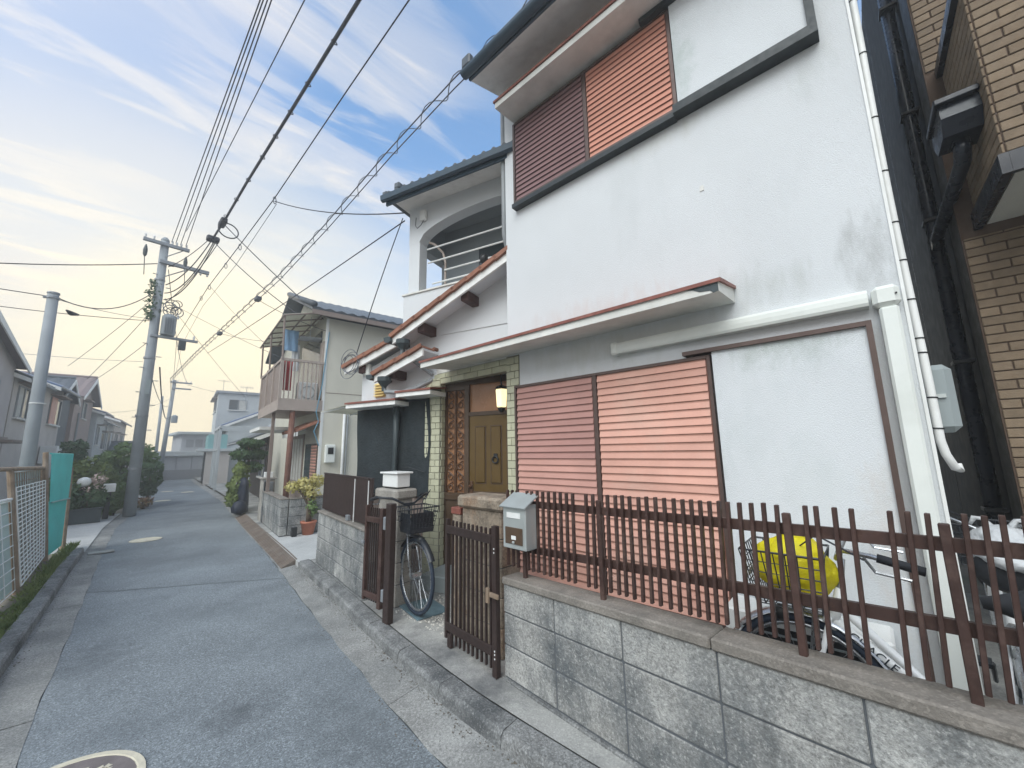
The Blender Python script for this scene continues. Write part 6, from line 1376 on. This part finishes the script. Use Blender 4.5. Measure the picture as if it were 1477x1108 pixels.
for x, y in ((0.0, 0.0), (3.2, 0.0), (0.0, -2.4), (3.2, -2.4), (1.6, 0.0)): part('post', MB(CF).cbox(x - .05, x + .05, y - .05, y + .05, 0.09, 2.72, 0.005), M_PALE, cp)
for y in (0.0, -2.4): part('beam', MB(CF).cbox(-0.1, 3.3, y - .05, y + .05, 2.66, 2.78, 0.005), M_PALE, cp)
for x in (0.0, 1.1, 2.2, 3.2): part('rafter', MB(CF).cbox(x - .03, x + .03, -2.4, 0.0, 2.70, 2.76, 0.004), M_PALE, cp)
part('mid_rail', MB(CF).cbox(-0.05, 3.2, -0.03, 0.03, 1.72, 1.79, 0.004), M_PALE, cp)
M_W2 = mat('sand_render', (0.52, 0.48, 0.44), 0.85, 0.06, 1.5, 0.2, 50, dirt=(0.3, 0.28, 0.25), dirt_amt=0.4, streak=3)
g1 = thing('garage_door', 'dark roller shutter garage front under a pale hood by the carport', 'garage', (4.3, 25.4, 0.09))
GD = frame(4.45, 25.2, 8)
part('shutter_door', MB(GD).box(0.0, 2.6, -0.05, 0.0, 0.09, 1.7), M_SIDING, g1)
for i in range(12): part('shutter_rib', MB(GD).box(0.0, 2.6, 0.0, 0.012, 0.2 + i * .12, 0.25 + i * .12), M_DARKM, g1)
part('hood', MB(GD).cbox(-0.2, 2.8, -1.4, 0.35, 1.72, 1.86, 0.01), M_PALE, g1); part('side_wall', MB(GD).box(-0.08, -0.001, -1.0, 0.0, 0.0, 1.71), M_W2, g1)
# end of the street
fb = thing('warehouse', 'long low grey warehouse closing the far end of the street', 'building', (5.2, 34.5, 0.0))
M_WH = mat('warehouse_grey', (0.42, 0.43, 0.45), 0.8, 0.05, 1.5, 0.1, 40); M_WH2 = mat('warehouse_lower', (0.27, 0.275, 0.29), 0.8, 0.06, 1.5, 0.1, 40)
part('upper_wall', MB().box(3.3, 10.5, 33.5, 38, 0.62, 1.5), M_WH, fb); part('lower_wall', MB().box(3.85, 10.5, 33.46, 37.9, 0.0, 0.62), M_WH2, fb)
part('roof_slab', MB().cbox(3.1, 10.7, 33.3, 38.2, 1.5, 1.82, 0.02), M_PALE, fb); part('upper_storey', MB().box(4.65, 9.5, 34.2, 38, 1.82, 2.95), M_WH, fb); part('upper_roof', MB().cbox(4.35, 9.8, 33.9, 38.2, 2.95, 3.12, 0.02), M_PALE, fb)
for i in range(8): part('panel_seam', MB().box(3.6 + i * .8, 3.62 + i * .8, 33.45, 33.5, 0.63, 1.48), M_WH2, fb)
for i in range(4): part('wall_louvre', MB().box(4.9 + i * .5, 5.3 + i * .5, 34.17, 34.2, 2.1, 2.6), M_WH2, fb)
part('low_block', MB().box(2.2, 3.84, 33.6, 37, 0.0, 0.8), M_WH2, fb)
solo('road_end_bin', MB().cbox(3.35, 3.75, 33.1, 33.4, 0.0, 0.32, 0.02), M_HOPPER, 'dark low box at the foot of the far warehouse', 'box')
simple_house('dark-roofed house peeping left of the far warehouse', frame(2.4, 40, 8), -2.0, 1.2, 4, 1.9, M_PALE, M_KAWARA, -1, 'across', 0.6, 0.3)

# ------------------------------------------------------------------ left row of houses
LR = frame(-4.0, 0.0, 8)
c8 = 1 / math.cos(R(8))
M_W1 = mat('greige_render', (0.46, 0.43, 0.42), 0.85, 0.06, 1.5, 0.2, 50, dirt=(0.28, 0.26, 0.25), dirt_amt=0.4, streak=3)
M_W2 = mat('sand_render', (0.52, 0.48, 0.44), 0.85, 0.06, 1.5, 0.2, 50, dirt=(0.3, 0.28, 0.25), dirt_amt=0.4, streak=3)
M_W3 = mat('brown_cladding', (0.38, 0.30, 0.265), 0.8, 0.08, 3, 0.2, 40)
M_ROOFB = mat('brown_roof', (0.21, 0.16, 0.155), 0.6, 0.1, 5, 0.1, 40)
l1 = simple_house('greige house with a dark gabled roof at the left edge', LR, 11.6 * c8, 18.1 * c8, 5, 4.2, M_W1, M_ROOFB, -1, 'across', 0.95, 0.22, wins=((13 * c8, 2.6, 1.5, 1.0), (15.6 * c8, 0.8, 1.6, 1.2)))
part('awning', MB(LR).box(16.2 * c8, 17.6 * c8, -0.6, 0.0, 1.95, 2.02), M_TAUPE, l1)
l2 = simple_house('sand-coloured house with a slate roof behind the plain pole', LR, 18.2 * c8, 20.5 * c8, 5, 4.0, M_W2, M_KAWARA, -1, 'along', 1.1, 0.35, wins=((18.6 * c8, 2.75, 1.15, 0.95),))
downpipe(l2, LR, 20.4 * c8, -0.04, 0.1, 3.9)
l3 = simple_house('pale house with a blue glazed roof and a salmon shutter', LR, 20.7 * c8, 23.4 * c8, 5, 4.1, M_W2, M_BLUETILE, -1, 'along', 1.0, 0.4, wins=((21.6 * c8, 2.75, 1.5, 0.95, M_SALMON),), setback=-0.12)
part('wall_box', MB(LR).cbox(21.2 * c8, 21.9 * c8, -0.55, -0.15, 1.35, 1.95, 0.01), M_WHITEP, l3)
l4 = simple_house('narrow charcoal house with a pale barge board between paler houses', LR, 23.5 * c8, 26.1 * c8, 5, 4.05, mat('charcoal_cladding', (0.12, 0.135, 0.145), 0.7, 0.1, 3, 0.1, 40), M_KAWARA, -1, 'across', 0.75, 0.25, setback=0.1)
l5 = simple_house('brown-clad house with a steep street gable', LR, 26.3 * c8, 30.6 * c8, 5, 4.35, M_W3, M_ROOFB, -1, 'across', 1.05, 0.3, wins=((28.0 * c8, 3.4, 0.9, 0.8),))
l6 = simple_house('white house with a small blue tiled roof', LR, 30.8 * c8, 33.2 * c8, 5, 4.0, M_PALE, M_BLUETILE, -1, 'along', 0.9, 0.35, wins=((31.2 * c8, 2.2, 0.8, 1.0),), setback=-0.2)
l7 = simple_house('long pale house with a grey lean-to roof', LR, 33.5 * c8, 39.5 * c8, 5, 3.7, M_PALE, M_KAWARA, -1, 'along', 0.9, 0.3, wins=((34.3 * c8, 2.0, 1.4, 1.0), (37 * c8, 1.9, 1.4, 1.2)))
l8 = simple_house('last pale house of the row with a brown roof', LR, 40 * c8, 47 * c8, 5, 4.2, M_W2, M_ROOFB, -1, 'along', 1.0, 0.3, wins=((41 * c8, 2.2, 1.2, 1.0), (44 * c8, 2.2, 1.2, 1.0)))
for l, a in ((l1, 16.8), (l5, 27.2), (l7, 36)): part('downpipe', MB(LR).tube([(a * c8, -0.05, 0.1), (a * c8, -0.05, 3.6)], 0.035, 6), M_PIPEG, l)
aerial('television aerial on the blue glazed roof', tuple(LR @ Vector((22.6 * c8, 2.0, 5.0))), 0.7)
aerial('television aerial on the white house roof ridge', tuple(LR @ Vector((32.2 * c8, 2.3, 4.9))), 0.8)
aerial('tall television aerial on the far right house roof', (6.5, 27.5, 4.4), 1.2)
aerial('television aerial on the beige house side roofs', (6.4, 33, 5.7), 1.0)

# ------------------------------------------------------------------ left fence
def lean(b, t, z): k = (z - b[2]) / (t[2] - b[2]); return (lerp(b[0], t[0], k), b[1], z)
FP = [((-0.41, 6.03, 0.05), (-0.63, 6.03, 1.44)), ((-0.27, 7.17, 0.05), (-0.48, 7.17, 1.43)), ((-0.165, 9.10, 0.05), (-0.31, 9.10, 1.40))]
FP0 = ((-0.56, 4.6, 0.05), (-0.78, 4.6, 1.44))
lf = thing('wire_fence', 'leaning rusty-framed wire fence with pale mesh panels at the left', 'fence', (-0.3, 7.2, 0.06))
for b, t in [FP0] + FP: part('post', MB().tube([b, t], 0.028, 8), M_RUSTP, lf)
for a, b in zip([FP0] + FP, FP):
    part('top_rail', MB().tube([a[1], b[1]], 0.024, 8), M_RUSTP, lf)
    if b is not FP[2]: part('mid_rail', MB().tube([lean(*a, 1.12), lean(*b, 1.10)], 0.016, 6), M_MESHW, lf)
def mesh_panel(name, a, b, z0, z1, nx, nz, m, r=0.006, backing=None, label=None, off=0.0):
    """a,b: (base,top) pairs of leaning posts; off shifts towards the road"""
    def P(s_, z):
        p, q = lean(*a, z), lean(*b, z); return Vector((lerp(p[0], q[0], s_) + off, lerp(p[1], q[1], s_), z))
    mb = MB()
    for i in range(nx + 1): mb.tube([P(0.02 + .96 * i / nx, z0), P(0.02 + .96 * i / nx, z1)], r, 4)
    for j in range(nz + 1): mb.tube([P(0.02, lerp(z0, z1, j / nz)), P(0.98, lerp(z0, z1, j / nz))], r, 4)
    o = part(name, mb, m, lf, label=label)
    if backing:
        q = MB(); d = Vector((-0.02, 0, 0)); vs = [P(0.02, z0) + d, P(0.98, z0) + d, P(0.98, z1) + d, P(0.02, z1) + d]
        q.add([tuple(v) for v in vs] + [tuple(v - Vector((.012, 0, 0))) for v in vs], [(0, 1, 2, 3), (7, 6, 5, 4), (0, 4, 5, 1), (2, 6, 7, 3), (0, 3, 7, 4), (1, 5, 6, 2)]); part('backing_sheet', q, backing, o)
    return o
mesh_panel('mesh_panel', FP0, FP[0], 0.16, 1.08, 3, 8, M_MESHW, 0.006, M_PALEG); mesh_panel('mesh_panel', FP[0], FP[1], 0.12, 1.08, 3, 8, M_MESHW, 0.006, M_PALEG)
mesh_panel('wire_rack', FP[1], FP[2], 0.14, 1.22, 8, 22, M_MESHW, 0.007, None, 'white wire grid rack tied to the fence', 0.03)
mesh_panel('rusty_mesh', FP[1], FP[2], 0.10, 1.38, 14, 12, M_RUSTP, 0.004, mat('dull_green_net', (0.33, 0.40, 0.38), 0.8, 0.2, 3, 0.3))
part('blue_strip', MB().add([(-0.30, 8.35, 0.12), (-0.28, 8.6, 0.12), (-0.41, 8.6, 1.1), (-0.43, 8.35, 1.1)], [(0, 1, 2, 3)]), mat('faded_blue', (0.16, 0.24, 0.42), 0.6, 0.2, 6, 0.2), lf)
tp = thing('corrugated_panel', 'bright teal corrugated sheet propped against the wire fence', 'panel', (-0.09, 9.6, 0.06))
TA, TB = ((-0.145, 9.13, 0.10), (-0.285, 9.13, 1.66)), ((-0.02, 10.06, 0.10), (-0.065, 10.06, 1.60))
def sheet(za, zb, off=0.02):
    mb = MB(); n = 26; vs = []
    for i in range(n * 2 + 1):
        s_ = i / (2 * n)
        for z in (za, zb):
            p, q = lean(*TA, z), lean(*TB, z); w = 0.006 if i % 2 else 0.0
            for d in (0.0, -0.006): vs.append((lerp(p[0], q[0], s_) + off + w + d, lerp(p[1], q[1], s_), z))
    k = 2 * n; fs = []
    for i in range(k):
        p = 4 * i; fs += [(p, p + 2, p + 6, p + 4), (p + 1, p + 5, p + 7, p + 3), (p, p + 4, p + 5, p + 1), (p + 2, p + 3, p + 7, p + 6)]
    fs += [(0, 1, 3, 2), (4 * k, 4 * k + 2, 4 * k + 3, 4 * k + 1)]
    return mb.add(vs, fs)
part('lower_sheet', sheet(0.12, 0.90), M_TEAL, tp); part('upper_sheet', sheet(0.88, 1.60, 0.034), M_TEAL, tp)
part('batten', MB().tube([lean(*TA, 0.89), lean(*TB, 0.86)], 0.014, 6) if False else MB().tube([(lean(*TA, 0.89)[0] + .05, 9.13, 0.89), (lean(*TB, 0.86)[0] + .05, 10.06, 0.87)], 0.012, 6), MATS['teal_panel'], tp)
part('edge_post', MB().tube([(-0.13, 9.10, 0.05), (-0.31, 9.10, 1.63)], 0.03, 8), M_RUSTP, tp); part('edge_post', MB().tube([(0.02, 10.14, 0.03), (-0.04, 10.14, 1.38)], 0.035, 8), M_RUSTP, tp)
part('top_batten', MB().tube([(-0.26, 9.13, 1.61), (-0.04, 10.06, 1.60)], 0.012, 6), M_TEAL, tp)
# weeds along the fence foot
wd = MB(); q = random.Random(77)
for _ in range(2600):
    y = q.uniform(3.2, 10.2); xb = interp(FOOT_L, y) - 0.13; x = xb - abs(q.gauss(0, 0.07)) - 0.0; hgt = q.uniform(0.015, 0.06) * (1.6 if y > 7.5 else 1.0)
    a = q.uniform(0, 6.28); dx, dy = math.cos(a) * 0.012, math.sin(a) * 0.012; tx, ty = q.uniform(-.05, .05), q.uniform(-.05, .05)
    wd.add([(x - dx, y - dy, 0.075), (x + dx, y + dy, 0.075), (x + tx + dx * .3, y + ty + dy * .3, 0.075 + hgt)], [(0, 1, 2)])
tag(part('weeds', wd, M_LEAFL, None, recalc=False), 'green weeds growing along the foot of the wire fence', 'weeds', kind='stuff')
# garden on the left
plant('round_hedge', 'clipped dark round shrub before the brown-clad house', 'shrub', [((-0.03, 17.0, 1.75), (0.30, 0.35, 0.32)), ((0.0, 17.0, 1.2), (0.3, 0.35, 0.4))], M_LEAFD, 1700, 0.05, seed=41, loc=(-0.03, 17, 0.0))
plant('garden_tree', 'broad light green tree behind the utility pole', 'tree', [((1.15, 17.2, 1.62), (0.5, 0.5, 0.42)), ((0.7, 17.2, 1.4), (0.35, 0.45, 0.35)), ((1.5, 17.3, 1.35), (0.35, 0.45, 0.4)), ((1.0, 17.2, 0.9), (0.4, 0.4, 0.4))], M_LEAF, 3200, 0.06, trunk=[(1.1, 17.2, 0.0), (1.12, 17.2, 0.7), (1.1, 17.2, 1.4)], seed=42, loc=(1.1, 17.2, 0.0))
plant('topiary_bush', 'dense dark round topiary bush at the left kerb', 'bush', [((1.62, 16.6, 0.96), (0.30, 0.33, 0.46)), ((1.62, 16.6, 0.55), (0.2, 0.25, 0.25))], M_LEAFD, 2600, 0.04, seed=43, loc=(1.62, 16.6, 0.0), shell=0.7)
plant('garden_shrub', 'bright green leafy shrub beside the globe lamp', 'shrub', [((0.18, 14.7, 1.22), (0.35, 0.3, 0.30)), ((0.52, 14.8, 1.02), (0.28, 0.3, 0.34)), ((-0.1, 14.6, 0.8), (0.3, 0.3, 0.4)), ((0.3, 14.8, 0.6), (0.4, 0.3, 0.4))], M_LEAFL, 2600, 0.055, seed=44, loc=(0.2, 14.7, 0.03))
plant('garden_shrub', 'low mixed green shrub at the foot of the utility pole', 'shrub', [((0.82, 14.9, 0.55), (0.25, 0.25, 0.4)), ((0.72, 14.8, 0.3), (0.25, 0.2, 0.25))], M_LEAF, 1300, 0.05, seed=45, loc=(0.8, 14.9, 0.03))
plant('flowering_plant', 'small plant with white and pink blossoms behind the teal sheet', 'plant', [((0.32, 13.9, 0.80), (0.22, 0.15, 0.10)), ((0.42, 14.0, 1.0), (0.2, 0.15, 0.14))], M_PINK, 170, 0.035, seed=46, loc=(0.32, 13.95, 0.03))
plant('low_shrub', 'low dark foliage beneath the pink blossoms', 'shrub', [((0.35, 13.95, 0.55), (0.4, 0.2, 0.28)), ((-0.1, 13.8, 0.5), (0.4, 0.25, 0.4))], M_LEAFD, 1500, 0.05, seed=47, loc=(0.3, 13.95, 0.03))
plant('kerb_flowers', 'orange and green kerbside flowers under the topiary bush', 'flowers', [((1.50, 16.1, 0.2), (0.22, 0.25, 0.16))], mat('rust_leaves', (0.25, 0.10, 0.05), 0.6, 0.4, 6, 0.0, c2=(0.12, 0.14, 0.05)), 260, 0.04, seed=48, loc=(1.5, 16.1, 0.02))
gl = thing('globe_lamp', 'white globe lamp on a dark garden post', 'lamp', (0.20, 13.9, 0.04)); part('post', MB().cbox(0.15, 0.25, 13.85, 13.95, 0.04, 0.86, 0.006), M_DARKM, gl); part('globe', MB().lathe((0.20, 13.9, 0.86), [(0.05, 0), (0.10, 0.03), (0.125, 0.10), (0.10, 0.18), (0.03, 0.215)], 16), M_WHITEP, gl, smooth=True)
ll = thing('box_lamp', 'white box lamp on a dark post left of the utility pole', 'lamp', (0.65, 14.2, 0.04)); part('post', MB().cbox(0.60, 0.70, 14.15, 14.25, 0.04, 0.68, 0.006), M_DARKM, ll); part('lamp_body', MB().cbox(0.54, 0.76, 14.10, 14.30, 0.68, 0.88, 0.01), M_WHITEP, ll)
pl = thing('planter_box', 'long dark planter box under the blossoms', 'planter', (0.2, 13.7, 0.04)); part('trough', MB().cbox(-0.25, 0.55, 13.6, 13.8, 0.04, 0.34, 0.01), M_HOPPER, pl); part('rim', MB().cbox(-0.27, 0.57, 13.58, 13.82, 0.341, 0.37, 0.006), M_HOPPER, pl)

# grit and dead leaves gathered in the gutters
q = random.Random(99); gm = MB()
for _ in range(1500):
    y = q.uniform(1.2, 11.0)
    if q.random() < 0.6: x = interp(FOOT_R, y) - abs(q.gauss(0, 0.03)) - 0.004; z = 0.022
    elif q.random() < 0.5: x = interp(FOOT_L, y) + abs(q.gauss(0, 0.04)) + 0.004; z = 0.016
    else: x = interp(EDGE_R, y) - abs(q.gauss(0, 0.05)); z = 0.001
    r = q.uniform(0.002, 0.007); a = q.uniform(0, 6.28)
    gm.add([(x + r * math.cos(a + k * 2.09), y + r * math.sin(a + k * 2.09) * 1.3, z) for k in range(3)] + [(x, y, z + r * 0.7)], [(0, 1, 3), (1, 2, 3), (2, 0, 3)])
tag(part('gutter_grit', gm, mat('grit', (0.12, 0.105, 0.085), 0.95, 0.5, 50, 0.0), None, recalc=False), 'fine grit and leaf crumbs lying along the gutters', 'grit', kind='stuff')

# ------------------------------------------------------------------ air
hz = tag(part('haze', MB().box(-40, 40, -12, 60, -1.2, 9.2), None), 'thin pale evening haze filling the street', 'haze', kind='stuff')
mh = bpy.data.materials.new('haze_air'); mh.use_nodes = True
mh.node_tree.nodes.remove(mh.node_tree.nodes['Principled BSDF'])
pv = mh.node_tree.nodes.new('ShaderNodeVolumePrincipled'); pv.inputs['Color'].default_value = (0.95, 0.97, 0.96, 1); pv.inputs['Density'].default_value = 0.009; pv.inputs['Anisotropy'].default_value = 0.2
mh.node_tree.links.new(pv.outputs[0], mh.node_tree.nodes['Material Output'].inputs['Volume'])
hz.data.materials.clear(); hz.data.materials.append(mh)
